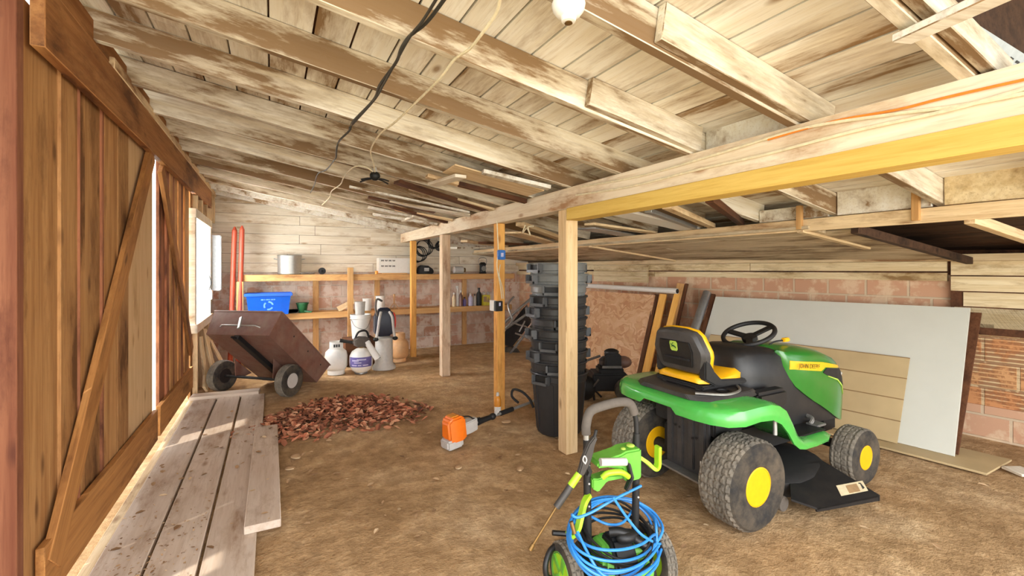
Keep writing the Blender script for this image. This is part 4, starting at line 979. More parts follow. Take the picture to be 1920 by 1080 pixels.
for c, nm in ((wr1, 1), (wl1, -1)):
    t = wheel(T, 0,0,0, .185, .11, .085, 1, M_['lgrey'] if nm > 0 else M_['blk2'], 26, 4, .004)
    mw = Matrix.Translation(c) @ frame((0,0,0), axd.cross(Vector((0,0,1)))); 
    # local y must be the outward axle direction
    yv = axd*nm; zv = Vector((0,0,1)); xv = yv.cross(zv); mm = Matrix((xv, yv, zv)).transposed().to_4x4(); mm.translation = c
    t.matrix_local = cm.inverted() @ mm
# ================================================================ PANELS AND BOARDS AGAINST THE RIGHT WALL
def sheet(name, bl, br, tr, tl, t, mat, label, cat, group=None):
    """a sheet with its four front corners given; thickness goes away from the camera side"""
    bl, br, tr, tl = map(Vector, (bl, br, tr, tl)); n = (br-bl).cross(tl-bl).normalized()
    if n.x < 0: n = -n
    o = MB().prism([bl, br, tr, tl], n*t).build(name, mat, None, .0015, seg=1); return tag(o, label, cat, group)
Z0 = .022
sheet('plywood_sheet', (4.49,1.285,.02), (4.99,1.29,.02), (4.68,3.95,.02), (4.16,3.9,.02), -.015, M_['brownsid'], 'thin board lying flat on the floor under the leaning panels', 'board')
sheet('white_panel', (4.37,3.80,Z0+.003), (4.665,1.515,Z0+.003), (5.29,1.615,1.14), (4.98,3.90,1.125), .02, M_['whitep'], 'large white panel leaning against the right wall behind the mower', 'panel')
sheet('dark_panel', (4.44,3.78,Z0+.003), (4.735,1.515,Z0+.003), (5.36,1.565,1.10), (5.06,3.87,1.10), .02, W['dark'], 'dark brown board leaning just behind the large white panel', 'panel')
# tan siding sheet with grooves
bl, br, tr, tl = Vector((4.31,3.72,Z0+.003)), Vector((4.585,1.845,Z0+.003)), Vector((4.965,1.905,.69)), Vector((4.69,3.74,.685))
n_ = (br-bl).cross(tl-bl).normalized(); n_ = n_ if n_.x < 0 else -n_
m = MB()
for i in range(4):
    a, b = i/4, (i+1)/4-.012
    m.prism([bl.lerp(tl,a), br.lerp(tr,a), br.lerp(tr,b), bl.lerp(tl,b)], n_*.008)
    b2 = b+.012
    m.mi = 1; m.prism([bl.lerp(tl,b), br.lerp(tr,b), br.lerp(tr,b2), bl.lerp(tl,b2)], n_*.004); m.mi = 0
tag(m.build('siding_panel', [M_['brownsid'], M_['brownedge']]), 'tan grooved siding panel leaning in front of the large white panel', 'panel')
# strand board and sticks
tr = PX(1228, 553, 4.72); tl = Vector((4.56, 6.0, tr.z+.01)); br = FL(1197, 716, .003); bl = Vector((4.08, 5.85, .003))
sheet('strand_board', bl, br, tr, tl, .015, M_['osb'], 'brown strand board sheet leaning behind the stack of bins', 'board')
def lean(name, uvb, ub_z, uvt, xt, w, t, mat, label, cat, up=(-1,-.5,.4)):
    p0 = FL(*uvb, ub_z); p1 = PX(*uvt, xt); return tag(board(name, p0, p1, w, t, mat, up=up), label, cat, 'boards leaning on the right wall')
lean('lumber_board', (1207,717), .03, (1244,552), 4.74, .095, .035, W['lumo'], 'fresh orange board leaning next to the strand board edge', 'board')
lean('lumber_board', (1228,721), .03, (1270,550), 4.78, .075, .035, W['lumo'], 'second fresh orange board, nearer the mower seat', 'board')
lean('lumber_board', (1195,716), .015, (1231,552), 4.76, .06, .02, W['dark'], 'dark red-brown strip between the strand board and orange boards', 'board')
lean('lumber_board', (1236,712), .02, (1277,532), 5.0, .1, .03, W['shelf'], 'taller brown board leaning behind the orange boards', 'board')
lean('lumber_board', (1246,712), .02, (1288,532), 5.02, .04, .03, W['dark'], 'dark narrow board leaning behind the orange boards', 'board')
lean('lumber_board', (1288,735), .02, (1338,552), 5.02, .05, .03, W['dark'], 'dark brown stick leaning beside the grey pipe', 'board')
p0, p1 = FL(1262,735,.05), PX(1326,549,5.0)
tag(MB().tube([p0, p1], .052, 24).build('metal_pipe', M_['steel']), 'grey metal pipe leaning on the wall behind the mower seat', 'pipe')
a, b = PX(1270,546,4.70), PX(1085,541,4.52); b.y = max(b.y, 6.0)
t = thing('plastic_pipe', 'white plastic pipe lying along the top of the strand board', 'pipe')
b = Vector((4.53,6.05,a.z+.02)); MB().tube([a, b], .036, 20).build('pipe', M_['white'], t); MB().tube([a+(a-b).normalized()*.003, a-(a-b).normalized()*.001], .031, 20).build('pipe_mouth', M_['blk2'], t)
tag(board('offcut', FL(1895,876,.012), FL(1935,892,.012), .14, .02, W['siding']), 'pale offcut lying on the dirt at the right wall', 'board')
# ================================================================ WALKWAY PLANKS
def walk(x0, x1, y0, y1, z0, z1, label, mat=None):
    return tag(board('walkway_plank', ((x0+x1)/2, y0, (z0+z1)/2), ((x0+x1)/2, y1, (z0+z1)/2), x1-x0, z1-z0, mat or W['walk'], bevel=.004), label, 'plank', 'walkway planks along the barn doors')
walk(-.765,-.553,1.4,6.05,-.004,.03,'worn walkway plank nearest the barn doors')
walk(-.537,-.322,1.3,6.06,-.004,.03,'worn walkway plank in the middle of the three long ones')
walk(-.305,-.075,1.2,6.02,-.004,.03,'worn walkway plank farthest from the barn doors, carrying the short plank')
walk(-.135,.045,2.85,4.62,.031,.075,'short thick plank lying raised on the edge of the walkway')
tag(board('walkway_plank', (-.8,6.16,.035), (-.13,6.1,.035), .17, .05, W['walk']), 'short board lying across the far end of the walkway', 'plank')
tag(board('walkway_plank', (-.05,2.95,.016), (-.05,4.5,.016), .1, .026, W['walk']), 'low support board under the raised short plank', 'plank')
# ================================================================ BACK WALL SHELVES
def shelf(name, x0, x1, z, y0, lab):
    t = thing('shelf', lab, 'shelf', ((x0+x1)/2, y0, z-.09)); h = (x1-x0)/2
    child_board(t, 'front_rail', ((x0+x1)/2-h, y0, z-.05), ((x0+x1)/2+h, y0, z-.05), .04, .1, W['shelf'])
    child_board(t, 'shelf_board', (x0, y0+.18, z-.012), (x1, y0+.18, z-.012), .32, .022, W['shelf'])
    return t
bpy.context.view_layer.update()
shelf('shelf', -.40, 4.25, 1.385, 7.985, 'long upper wooden shelf along the back wall')
shelf('shelf', -.35, 4.2, .775, 7.985, 'long lower wooden shelf along the back wall')
for i, (u, lab) in enumerate([(596,'behind the green planter'),(657,'just left of the white buckets'),(716,'behind the white buckets'),(885,'behind the bottles'),(450,'at the left end near the red poles')]):
    p = PY(u, 560, 7.94); 
    tag(board('shelf_upright', (p.x, 8.335 if i in (0,2,3) else 7.94, 0), (p.x, 8.335 if i in (0,2,3) else 7.94, 1.285 if i != 1 else 1.5), .09, .04, W['shelf'], up=(0,1,0)), 'upright timber of the shelves, ' + lab, 'shelf upright', 'shelf uprights')
ZU, ZL = 1.387, .777
def on(u, zs, y): p = PY(u, 500, y); return Vector((p.x, y, zs))
# cooking pot
p = on(543, ZU, 8.15); t = thing('cooking_pot', 'large dented aluminium cooking pot on the upper shelf', 'pot', p)
MB().lathe([(.002,.004),(.16,.0),(.172,.012),(.176,.3),(.184,.306),(.176,.312),(.17,.3),(.166,.02),(.002,.012)], 40, cap=False).build('body', M_['alu'], t)
for sg in (-1, 1): MB().tube(smooth([(sg*.172,-.05,.24),(sg*.215,-.04,.25),(sg*.215,.04,.25),(sg*.172,.05,.24)], 5), .008, 8).build('handle', M_['alu'], t)
# small things on the upper shelf
p = on(604, ZU, 8.05); tag(MB().lathe([(.05,-.02),(.056,-.01),(.056,.01),(.05,.02),(.02,.02),(.018,-.02)], 24, 'Y', c=(p.x,p.y,p.z+.056)).build('caster', M_['blk2']), 'small black wheel standing on the upper shelf right of the pot', 'wheel')
p0, p1 = on(562, ZU+.02, 8.02), on(590, ZU+.02, 8.03); tag(MB().tube([p0,p1], .012, 10).build('hand_tool', M_['foam']), 'dark hand tool lying on the upper shelf beside the pot', 'tool')
# white carton with dark print
p = on(740, ZU, 8.1); t = thing('carton', 'long white carton with dark print on the upper shelf', 'box', p)
MB().box(-.29,.33,-.1,.12,.02,.28).build('box', M_['white'], t, .004)
m = MB()
for row, z in ((0,.235),(1,.14)):
    for k in range(4):
        x0 = -.255+.065*k
        for q_ in range(3): m.box(x0+.016*q_, x0+.012+.016*q_, -.1015,-.1, z-.014+.004*((k+q_+row) % 2), z+.012-.003*((k*q_) % 2))
m.build('lettering', M_['ink'], t); MB().box(-.25,.2,-.11,.13,0,.019).build('base_board', W['shelf'], t, .002)
p = on(706, ZU, 8.02); tag(MB().lathe([(.024,0),(.026,.01),(.026,.05),(.015,.06)], 14, c=tuple(p)).build('jar', M_['amber']), 'tiny amber jar on the upper shelf left of the white carton', 'jar')
# black cable coils hanging on the back wall
for u, v, r, lab in ((792,466,.13,'thin black cable loops hung above the white carton'),(812,455,.1,'second set of thin black loops hung on the wall boards'),(823,462,.07,'small tight coil of black cable hung beside the pale stained post'),(782,478,.12,'low loop of black cable sagging behind the thin post')):
    c = PY(u, v, 8.31); m = MB()
    for k in range(3):
        m.tube(smooth([(c.x+.02*k+r*(1+.1*k)*math.cos(a), 8.31-.012*k, c.z+r*1.15*math.sin(a)+.01*k) for a in [i*math.tau/12 for i in range(12)]], 4, True), .008, 7, closed=True)
    tag(m.build('cable_coil', M_['blk2']), lab, 'cable coil', 'cable coils on the back wall')
p = on(796, ZU, 8.12); t = thing('power_tool', 'dark power tool lying on the upper shelf behind the thin post', 'tool', p)
MB().loft([[(x,-w_,0),(x,w_,0),(x,w_,h),(x,-w_,h)] for x,w_,h in ((-.14,.05,.09),(-.08,.08,.16),(.05,.08,.15),(.16,.05,.08))]).build('housing', M_['blk2'], t, .015); MB().box(-.03,.06,-.083,-.08,.05,.11).build('badge', M_['lgrey'], t)
p = on(905, ZU, 8.1); t = thing('lantern', 'black lantern standing on the upper shelf beside the orange post', 'lantern', p)
MB().lathe([(.07,0),(.075,.02),(.06,.03),(.06,.16),(.075,.18),(.04,.22)], 24).build('body', M_['blk2'], t); MB().tube(smooth([(-.07,0,.17),(-.08,0,.28),(0,0,.31),(.08,0,.28),(.07,0,.17)], 5), .006, 8).build('handle', M_['grey'], t); MB().lathe([(.05,-.062),(.05,-.06)], 20, 'Y', c=(0,0,.1)).build('lens', M_['grey'], t)
p = on(860, ZU, 8.15); t = thing('glass_jar', 'dusty glass jar lying on upper shelf right of the pale stained post', 'jar', p); MB().lathe([(.06,-.1),(.07,-.09),(.07,.08),(.04,.1)], 20, 'X', c=(0,0,.07)).build('body', M_['lgrey'], t); MB().lathe([(.042,.1),(.042,.13)], 20, 'X', c=(0,0,.07)).build('lid', M_['brass'], t)
# blue recycling bin with pale print
p = on(503, ZL, 8.07); t = thing('recycling_bin', 'blue recycling bin with pale printed emblem on the lower shelf', 'recycling bin', p + Vector((.01,-.06,0)))
rect = lambda x, y, z: [(-x,-y,z),(x,-y,z),(x,y,z),(-x,y,z)]
m = MB(); m.loft([rect(.265,.15,.0), rect(.30,.18,.30), rect(.305,.185,.31), rect(.292,.172,.31), rect(.258,.143,.012)], False); m.add(rect(.265,.15,0)+rect(.258,.143,.012), [(0,1,2,3),(4,5,6,7)]); m.build('body', M_['bluebin'], t)
m = MB(); m.loft([rect(.302,.182,.285), rect(.325,.205,.285), rect(.325,.205,.33), rect(.3,.18,.33), rect(.3,.18,.285)], False); m.build('rim', M_['bluebin'], t, .006)
fy = lambda z: -(.15+.03*z/.3)-.0012
def bmark(x0, x1, z0, z1, m): m.prism([(x0,fy(z0),z0),(x1,fy(z0),z0),(x1,fy(z1),z1),(x0,fy(z1),z1)], (0,-.0015,0))
m = MB()
for x0, x1 in ((-.105,-.07),(-.062,-.05),(-.04,0),(.006,.018),(.03,.055),(.06,.085)): bmark(x0,x1,.225,.24,m)
for x0, x1 in ((-.125,-.10),(-.097,-.06),(-.055,-.035),(-.01,.02),(.024,.06),(.065,.11)): bmark(x0,x1,.045,.057,m)
m.build('lettering', M_['paleblue'], t); m = MB()
for k in range(3):    # three bent arrows chasing in a circle
    a0_ = k*math.tau/3+.2
    for j in range(5):
        a, b = a0_+j*.3, a0_+(j+1)*.3
        w1 = .022 if j < 4 else .036
        P_ = [(math.cos(a)*(.058-w1/2),math.sin(a)*(.058-w1/2)),(math.cos(a)*(.058+w1/2),math.sin(a)*(.058+w1/2)),(math.cos(b)*(.058+.022/2 if j<4 else .058),math.sin(b)*(.058+.011 if j<4 else .058)),(math.cos(b)*(.058-.011 if j<4 else .058),math.sin(b)*(.058-.011 if j<4 else .058))]
        m.prism([(x-.005, fy(.14+z), .14+z) for x, z in P_], (0,-.0015,0))
m.build('emblem', M_['paleblue'], t)
# green planter and tray
p = on(567, ZL, 8.0); t = thing('planter', 'green plastic planter on the lower shelf right of the blue bin', 'planter', p)
MB().lathe([(.055,0),(.06,.01),(.085,.14),(.095,.14),(.095,.16),(.08,.16),(.055,.02)], 24, cap=False).build('pot', M_['dgreen'], t); MB().obox((.03,-.06,.03),(.13,-.1,.015),.05,.02).build('spout', M_['dgreen'], t)
p = on(546, ZL, 8.02); tag(MB().loft([[(x,y,z) for x,y in ((p.x-w_,p.y-.09),(p.x+w_,p.y-.09),(p.x+w_,p.y+.09),(p.x-w_,p.y+.09))] for w_, z in ((.09,p.z),(.11,p.z+.05),(.105,p.z+.05),(.088,p.z+.01))]).build('tray', M_['foam']), 'low grey tray on the lower shelf between blue bin and green planter', 'tray')
p = on(650, ZL, 8.08); tag(board('offcut', p+Vector((-.14,0,.02)), p+Vector((.14,.02,.16)), .09, .03, W['lum'], up=(0,-1,.3)), 'pale wood offcut propped on the lower shelf left of the buckets', 'board')
# bottles
def bottle(u, h, r, mat, capm, lab, y=8.02, spray=False):
    t = thing('bottle', lab, 'bottle', on(u, ZL, y), 0, 'bottles on the lower shelf')
    MB().lathe([(r*.95,0),(r,.01),(r,h*.62),(r*.85,h*.7),(r*.4,h*.8),(r*.38,h*.88)], 18).build('body', mat, t); m = MB(); m.lathe([(r*.45,h*.86),(r*.45,h)], 14)
    if spray: m.box(-r*1.1,r*.4,-.012,.012,h*.98,h*1.12)
    m.build('cap', capm, t)
bottle(851,.26,.035,M_['stick'],M_['white'],'cream striped bottle beside the pale stained post')
bottle(858,.34,.03,M_['white'],M_['white'],'tall thin white spray bottle on the lower shelf',8.06,True)
bottle(864,.30,.034,M_['cart'],M_['white'],'brown bottle with white cap, right of the tall white spray bottle',8.0)
bottle(871,.17,.035,M_['purple'],M_['blk2'],'short purple bottle on the lower shelf')
bottle(882,.24,.048,M_['lav'],M_['lgrey'],'lavender-white jug-like bottle in the middle of the bottles')
bottle(890,.22,.032,M_['lgrey'],M_['blk2'],'slim grey bottle touching the lavender bottle')
bottle(898,.34,.05,M_['blk2'],M_['blk2'],'tall black bottle before the yellow carton')
p = on(911, ZL, 8.0); t = thing('carton', 'yellow and brown carton on the lower shelf beside the orange post', 'box', p); MB().box(-.075,.07,-.05,.05,0,.2).build('box', M_['yelb'], t, .003)
m = MB(); m.box(-.07,.0,-.0515,-.05,.07,.17); m.prism([(.0,-.05,.06),(.06,-.05,.06),(.03,-.05,.17)], (0,-.0012,0)); m.build('print_marks', M_['stick2'], t)
for k, (u, lab) in enumerate(((907,'left small white jar on top of the yellow carton'),(915,'right small white jar on top of the yellow carton'))):
    q_ = on(u, ZL+.201, 8.0); tag(MB().lathe([(.02,0),(.024,.02),(.03,.04),(.012,.06)], 16, c=tuple(q_)).build('jar', M_['lgrey']), lab, 'jar')
# red poles
for u, ub, lab, h in ((440,431,'left rust-red pole standing in the back left corner',2.10),(454,447,'right rust-red pole standing in the back left corner',2.12)):
    p = PY(ub, 560, 7.9); q_ = PY(u, 428, 7.98); p.z = .01; d_ = (q_-p)
    t = thing('red_pole', lab, 'pole'); e = p+d_*((h-.06)/d_.z)
    MB().tube([p, e], .034, 20).build('shaft', M_['red'], t); MB().tube([e, e+d_.normalized()*.03, e+d_.normalized()*.06], [.034,.022,.010], 20).build('tip', M_['red'], t)
# pale metal box beside the window
p = PY(400, 545, 7.9); p1 = PY(400, 441, 7.9); t = thing('metal_cabinet', 'tall narrow pale grey metal box hung beside the window', 'metal box', (p.x+.0,7.9,p.z))
H_ = p1.z-p.z; MB().box(-.11,.1,-.05,.06,0,H_).build('body', M_['steel'], t, .012); MB().box(-.1,.0,-.06,-.05,.03,H_-.03).build('door', M_['lgrey'], t, .003)
p = PX(392, 552, XL+.05); t = thing('wall_socket', 'small white box on the window jamb below the metal box', 'socket box', p); MB().box(-.03,.04,-.06,.06,-.07,.06).build('box', M_['white'], t, .006); MB().tube(smooth([(.0,0,.06),(.02,.02,.16),(0,.03,.26)],4), .006, 6).build('cord', M_['blk2'], t)
# ================================================================ TANKS AND BUCKETS IN FRONT OF THE SHELVES
def gastank(x, y, mat, lab, s=1.0, collar=True):
    t = thing('gas_tank', lab, 'gas tank', (x, y, 0))
    MB().lathe([(.002,.03),(.06,.03),(.12,.06),(.15,.11),(.152,.25),(.14,.31),(.1,.35),(.04,.37),(.002,.372)], 36, cap=False).build('body', mat, t)
    MB().lathe([(.11,0),(.115,0),(.115,.05),(.11,.07),(.105,.05)], 30, cap=False).build('foot_ring', mat, t)
    m = MB()
    for a0_ in (20, 200):
        rr = []
        for k in range(9):
            a = R(a0_+17.5*k); rr.append([(.09*math.cos(a),.09*math.sin(a),.34),(.095*math.cos(a),.095*math.sin(a),.34),(.095*math.cos(a),.095*math.sin(a),.455),(.09*math.cos(a),.09*math.sin(a),.455)])
        m.loft(rr)
    m.build('collar', mat, t); m = MB(); m.lathe([(.025,.37),(.025,.41),(.015,.42)], 14); m.cyl((0,0,.4),(.05,-.03,.4),.012); m.build('valve', M_['brass'], t)
    return t
t = gastank(.80, 6.83, M_['white'], 'white gas tank on the dirt beside the tipped cart')
m = MB()
for k in range(3): m.box(-.045+.03*k,-.022+.03*k,-.0965,-.095,.385,.425)
m.build('print', M_['ink'], t)
gastank(1.80, 7.28, M_['tan'], 'tan gas tank on the dirt beside the thin post')
t = thing('helium_tank', 'round white tank with a purple label, between white tank and grey canister', 'gas tank', (1.12, 6.72, 0))
prof = [(.002,.01),(.08,.012),(.13,.05),(.155,.11),(.16,.17),(.155,.25),(.125,.31),(.07,.345),(.03,.355)]
MB().lathe(prof, 40).build('body', M_['white'], t); MB().lathe([(.07,0),(.09,.0),(.085,.03)], 24).build('foot', M_['grey'], t)
def curved(z0, z1, r, a0_, a1_, nm, mat):
    m = MB(); rr = []
    for k in range(17):
        a = R(a0_+(a1_-a0_)*k/16); rr.append([((r-.006)*math.cos(a),(r-.006)*math.sin(a),z0),(r*math.cos(a),r*math.sin(a),z0),(r*math.cos(a),r*math.sin(a),z1),((r-.006)*math.cos(a),(r-.006)*math.sin(a),z1)])
    return m.loft(rr).build(nm, mat, t)
curved(.11,.245,.1625,195,320,'label',M_['purple'])
m = MB()
for (a, b, z0, z1) in ((215,250,.19,.21),(240,285,.205,.222),(225,262,.165,.178),(212,240,.128,.142),(246,262,.128,.142),(268,296,.128,.142)): 
    rr = []
    for k in range(7):
        an = R(a+(b-a)*k/6); rr.append([(.1627*math.cos(an),.1627*math.sin(an),z0),(.1636*math.cos(an),.1636*math.sin(an),z0),(.1636*math.cos(an),.1636*math.sin(an),z1),(.1627*math.cos(an),.1627*math.sin(an),z1)])
    m.loft(rr)
m.build('label_print', M_['lav'], t); m = MB(); m.lathe([(.03,.35),(.03,.38),(.02,.40)], 14); m.build('valve', M_['brass'], t)
t = thing('canister', 'tall pale grey canister with flared foot, in front of the shelves', 'canister', (1.47, 6.86, 0))
MB().lathe([(.002,.01),(.17,.0),(.17,.03),(.13,.09),(.125,.44),(.13,.46),(.06,.48),(.002,.48)], 32, cap=False).build('body', M_['lgrey'], t); MB().lathe([(.131,.43),(.136,.44),(.136,.455),(.131,.46)], 32, cap=False).build('rim', M_['lgrey'], t)
# leaf blower lying on the tanks
t = thing('leaf_blower', 'grey leaf blower with white nozzle lying across the white tanks', 'leaf blower', (1.16, 6.56, .40))
MB().loft([[(x,-w_,z0),(x,w_,z0),(x,w_,z1),(x,-w_,z1)] for x,w_,z0,z1 in ((-.18,.04,.03,.1),(-.12,.07,.0,.14),(.0,.07,.0,.13),(.06,.05,.02,.1))]).build('motor', M_['foam'], t, .02)
MB().tube([(.0,-.04,.07),(.07,-.07,-.05),(.14,-.09,-.17)], [.04,.044,.047], 18).build('nozzle', M_['white'], t); MB().tube([(.138,-.089,-.166),(.142,-.092,-.176)], [.041,.041], 18).build('nozzle_mouth', M_['blk2'], t)
MB().tube(smooth([(-.15,0,.1),(-.1,0,.2),(0,0,.21),(.04,0,.11)], 5), .014, 8).build('handle', M_['blk2'], t); MB().tube([(-.17,0,.06),(-.34,.03,.1)], [.02,.026], 10).build('intake', M_['blk2'], t)
# navy backpack sprayer on the canister
t = thing('backpack_sprayer', 'navy black backpack sprayer with white-tipped straps on the grey canister', 'sprayer', (1.47, 6.86, .483))
MB().loft([[(-w_,-d_,z),(w_,-d_,z),(w_,d_,z),(-w_,d_,z)] for w_,d_,z in ((.11,.07,0),(.14,.09,.06),(.145,.09,.28),(.11,.07,.38),(.05,.04,.42))]).build('tank', M_['navy'], t, .03)
for sg in (-1, 1):
    MB().tube(smooth([(sg*.06,-.08,.36),(sg*.09,-.13,.28),(sg*.11,-.12,.12),(sg*.13,-.11,.0)], 5), [.02]*16, 10).build('strap', M_['lgrey'], t); MB().ball((sg*.14,-.11,-.03), .04, .035, .03).build('strap_end', M_['blk2'], t)
MB().tube(smooth([(-.1,-.05,.3),(-.14,-.09,.42),(-.12,-.09,.55),(-.04,-.05,.52)], 5), .016, 9).build('hose', M_['foam'], t)
t = thing('hanging_reel', 'round red plastic reel hung beside the navy backpack sprayer', 'reel', (1.83, 7.88, .58)); MB().lathe([(.05,-.03),(.15,-.028),(.155,0),(.15,.028),(.05,.03)], 30, 'X').build('rim', M_['redp'], t); MB().lathe([(.05,-.045),(.05,.045)], 20, 'X').build('hub', M_['blk2'], t)
# crate with white bucket and cups
t = thing('wooden_crate', 'dark wooden crate under the white buckets, behind the tanks', 'crate', (1.2, 7.42, 0)); m = MB(); m.box(-.22,.22,-.2,.2,0,.40); m.build('body', W['dark'], t, .005)
p = Vector((1.22, 7.36, .401)); t = thing('bucket', 'white plastic bucket standing on the crate by the shelf', 'bucket', p)
MB().lathe([(.002,.004),(.125,0),(.15,.34),(.156,.34),(.156,.37),(.145,.37),(.122,.01),(.002,.01)], 36, cap=False).build('body', M_['white'], t); MB().lathe([(.15,.30),(.158,.305),(.158,.318),(.15,.322)], 36, cap=False).build('rim', M_['white'], t)
MB().tube(smooth([(-.15,-.03,.31),(-.1,-.15,.2),(.05,-.165,.16),(.15,-.05,.31)], 5), .004, 6).build('bail', M_['grey'], t)
for (x, y, z, r, h, mat, lab) in ((1.2,7.30,.772,.08,.2,M_['lgrey'],'grey tapered cup standing on the white bucket'),(1.42,7.93,ZL,.075,.2,M_['white'],'left white paint tub on the lower shelf above the buckets'),(1.64,7.93,ZL,.08,.24,M_['white'],'right white paint tub on the lower shelf above the buckets')):
    t = thing('tub', lab, 'tub', (x,y,z)); MB().lathe([(.002,.003),(r*.85,0),(r,h*.95),(r*1.04,h*.95),(r*1.04,h),(.002,h)], 24, cap=False).build('body', mat, t)
# garden spray head by the thin post, shelf clutter
p = on(739, ZL, 7.97); t = thing('sprinkler', 'beige sprinkler on three legs on the lower shelf by the thin post', 'sprinkler', p)
for a in (200, 320, 80): MB().tube([(0,0,.12),(.1*math.cos(R(a)),.06*math.sin(R(a)),0)], .008, 8).build('leg', M_['tan'], t)
MB().tube([(0,0,.1),(0,0,.26)], [.014,.02], 10).build('head', M_['tan'], t)
# ================================================================ WHEELBARROW STOOD ON ITS NOSE (behind the bins)
T = thing('wheelbarrow', 'black wheelbarrow with grey tube handles stood on its nose behind the bins', 'wheelbarrow', (3.75, 7.2, 0), R(-35)); 
tm = Matrix.Translation((0,0,.03)) @ Matrix.Rotation(R(-52), 4, 'Y')
def wbp(m, name, mat, **k): o = m.build(name, mat, T, **k); o.matrix_local = tm; return o
m = MB(); m.loft([[(x0,-w_,z),(x1,-w_,z),(x1,w_,z),(x0,w_,z)] for x0,x1,w_,z in ((.12,.62,.2,0),(.0,.8,.30,.26),(.01,.79,.29,.26),(.13,.61,.19,.01))], False); m.add([(.12,-.2,0),(.62,-.2,0),(.62,.2,0),(.12,.2,0)], [(0,1,2,3)]); wbp(m, 'tub', M_['black'])
for sg in (-1, 1): wbp(MB().tube(smooth([(-.1,sg*.06,-.05),(.1,sg*.16,-.04),(.6,sg*.24,-.03),(1.15,sg*.3,.12)], 5), .017, 10), 'handle', M_['grey'])
for sg in (-1, 1): wbp(MB().tube(smooth([(.4,sg*.2,-.03),(.5,sg*.22,-.3),(.62,sg*.22,-.3),(.72,sg*.24,-.02)], 3), .013, 8), 'leg', M_['grey'])
wbp(MB().lathe([(.05,-.04),(.17,-.045),(.19,0),(.17,.045),(.05,.04)], 28, 'Y', c=(-.08,0,-.08)), 'wheel', M_['tire'])
PZ = lambda u, v, zc: Vector((0,0,CAMH)) + ray(u, v)*(zc/F)
def wbt(pts, r, name): 
    bpy.context.view_layer.update(); o = MB().tube(smooth([T.matrix_world.inverted() @ PZ(*p) for p in pts], 5), r, 9).build(name, M_['grey'], T)
wbt([(964,556,7.5),(953,570,7.45),(957,588,7.4),(960,602,7.4),(945,618,7.5)], .017, 'brace')
wbt([(960,604,7.4),(975,610,7.4),(985,612,7.45),(998,622,7.5)], .014, 'brace')
wbt([(1002,578,7.55),(975,598,7.5),(950,615,7.5),(938,622,7.5)], .022, 'handle_tube')
wbt([(1000,556,7.6),(970,582,7.55),(945,606,7.55)], .022, 'handle_tube')
wbt([(966,625,7.4),(985,632,7.45),(1000,642,7.5)], .014, 'brace')
wbt([(984,602,7.45),(978,614,7.4),(974,622,7.4)], .012, 'brace')
wbp(MB().obox((.15,-.2,-.06),(.15,.2,-.06),.03,.02), 'cross_brace', M_['grey'])
t = thing('cable_drum', 'small ring-shaped metal fitting on the dirt left of the wheelbarrow', 'fitting', FL(914,640)); MB().tube(smooth([(.05*math.cos(a),0,.06+.05*math.sin(a)) for a in [i*math.tau/10 for i in range(10)]], 3, True), .013, 8, closed=True).build('ring', M_['grey'], t)
# ================================================================ SCRAP WOOD UNDER THE WINDOW, DEBRIS, LEAVES
for i, (x0,y0,z0,x1,y1,z1,w_) in enumerate([(-.70,6.45,.02,-.76,7.3,.62,.1),(-.62,6.75,.02,-.76,6.9,.72,.08),(-.66,7.2,.02,-.765,7.1,.6,.07),(-.5,7.1,.02,-.75,7.45,.5,.09),(-.71,6.6,.02,-.76,6.62,.66,.05)]):
    tag(board('scrap_board', (x0,y0,z0+.03), (x1,y1,z1), w_, .025, W['lum'], up=(1,-.3,.2)), ['long tan scrap board leaning low under the window','wide pale scrap board leaning upright under the window','short scrap board leaning at the far side of the window','scrap board leaning behind the cart wheel','narrow stick leaning near the far barn door end'][i], 'board', 'scrap boards under the window')
def leaf_mesh(n, place, smin, smax, mat, name, seed, curl=.4):
    r_ = random.Random(seed); m = MB()
    for i in range(n):
        x, y, z = place(r_); s_ = r_.uniform(smin, smax); a = r_.uniform(0, math.tau); tx, ty = r_.uniform(-curl,curl), r_.uniform(-curl,curl)
        mat4 = Matrix.Translation((x,y,z)) @ Matrix.Rotation(a,4,'Z') @ Matrix.Rotation(tx,4,'X') @ Matrix.Rotation(ty,4,'Y')
        m.x = mat4; c = r_.uniform(.1,.35)*s_
        m.add([(-s_,0,c*.5),(-.3*s_,-.55*s_,c),(.6*s_,-.4*s_,c*.8),(s_,0,c*.3),(.5*s_,.45*s_,c),(-.35*s_,.5*s_,c*.9),(0,0,0)], [(0,1,6),(1,2,6),(2,3,6),(3,4,6),(4,5,6),(5,0,6)])
    return m.build(name, mat, at=(0,0,0))
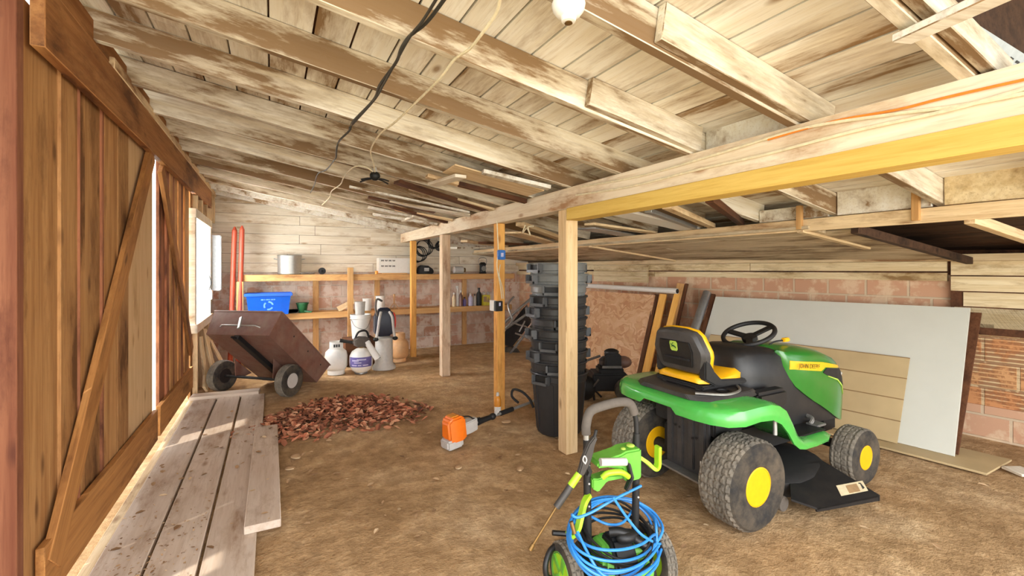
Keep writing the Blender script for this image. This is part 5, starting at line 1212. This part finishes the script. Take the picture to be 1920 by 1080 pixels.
def pile(r_):
    while True:
        u = r_.gauss(0,1); v = r_.gauss(0,1); t_ = u*u+v*v
        if t_ < 4.2: break
    if r_.random() < .5: x, y = .64+u*.34, 4.98+v*.3
    elif r_.random() < .55: x, y = .16+u*.25, 4.68+v*.24
    else: x, y = .98+u*.26, 4.68+v*.24
    h = .075*math.exp(-(((x-.62)/.34)**2+((y-4.98)/.3)**2)) + .03*math.exp(-(((x-.15)/.25)**2+((y-4.7)/.25)**2))
    return x, y, r_.uniform(.004, .012+h)
stuff(leaf_mesh(2000, pile, .014, .048, M_['leaf'], 'dry_leaves', 5, .7), 'heap of dry red-brown leaves on the dirt floor', 'leaves')
def scat(r_):
    q_ = r_.random()
    if q_ < .35: return r_.gauss(.5,.6), r_.gauss(4.6,.6), .008
    if q_ < .6: return r_.uniform(0.1,1.9), r_.uniform(2.4,4.6), .006
    if q_ < .8: return r_.uniform(-.75,.0), r_.uniform(2.0,6.0), .034 
    return r_.uniform(1.5,4.4), r_.uniform(1.0,3.6), .006
def scat2(r_):
    while True:
        x, y, z = scat(r_)
        if x > -.76: break
    if x < -.08 and 1.3 < y < 6: z = .036
    if -.14 < x < .05 and 2.85 < y < 4.62: z = .08
    return x, y, z
stuff(leaf_mesh(240, scat2, .008, .03, M_['chip'], 'scattered_debris', 9, .25), 'scattered bark, leaf bits and wood chips on dirt and planks', 'debris')
def onplank(r_):
    x = r_.uniform(-.76,-.33); y = min(5.9, max(1.9, r_.gauss(2.7,.5))); return x, y, .034
stuff(leaf_mesh(420, onplank, .003, .012, M_['chip'], 'wood_shavings', 11, .3), 'fine wood shavings on the walkway planks', 'shavings')
r_ = random.Random(21)
for i, (u, v, s_, lab) in enumerate([(950,792,.05,'pale flat stone on the dirt beside the nearest post'),(860,877,.04,'small brown clod on the open dirt left of the washer'),(555,858,.05,'pale stone just right of the raised plank'),(543,880,.035,'small grey stone close to the raised plank edge'),(975,880,.04,'flat pale chip on the dirt left of nearest post foot')]):
    p = FL(u, v); m = MB(); m.ball((0,0,s_*.2), s_, s_*.7, s_*.35, 10, 6); m.v = [q_*(1+.25*mn.noise(q_*30+Vector((i,0,0)))) for q_ in m.v]
    o = m.build('stone', M_['chip'], at=(0,0,0)); o.location = p; o.rotation_euler.z = i; tag(o, lab, 'stone', 'stones on the dirt floor')
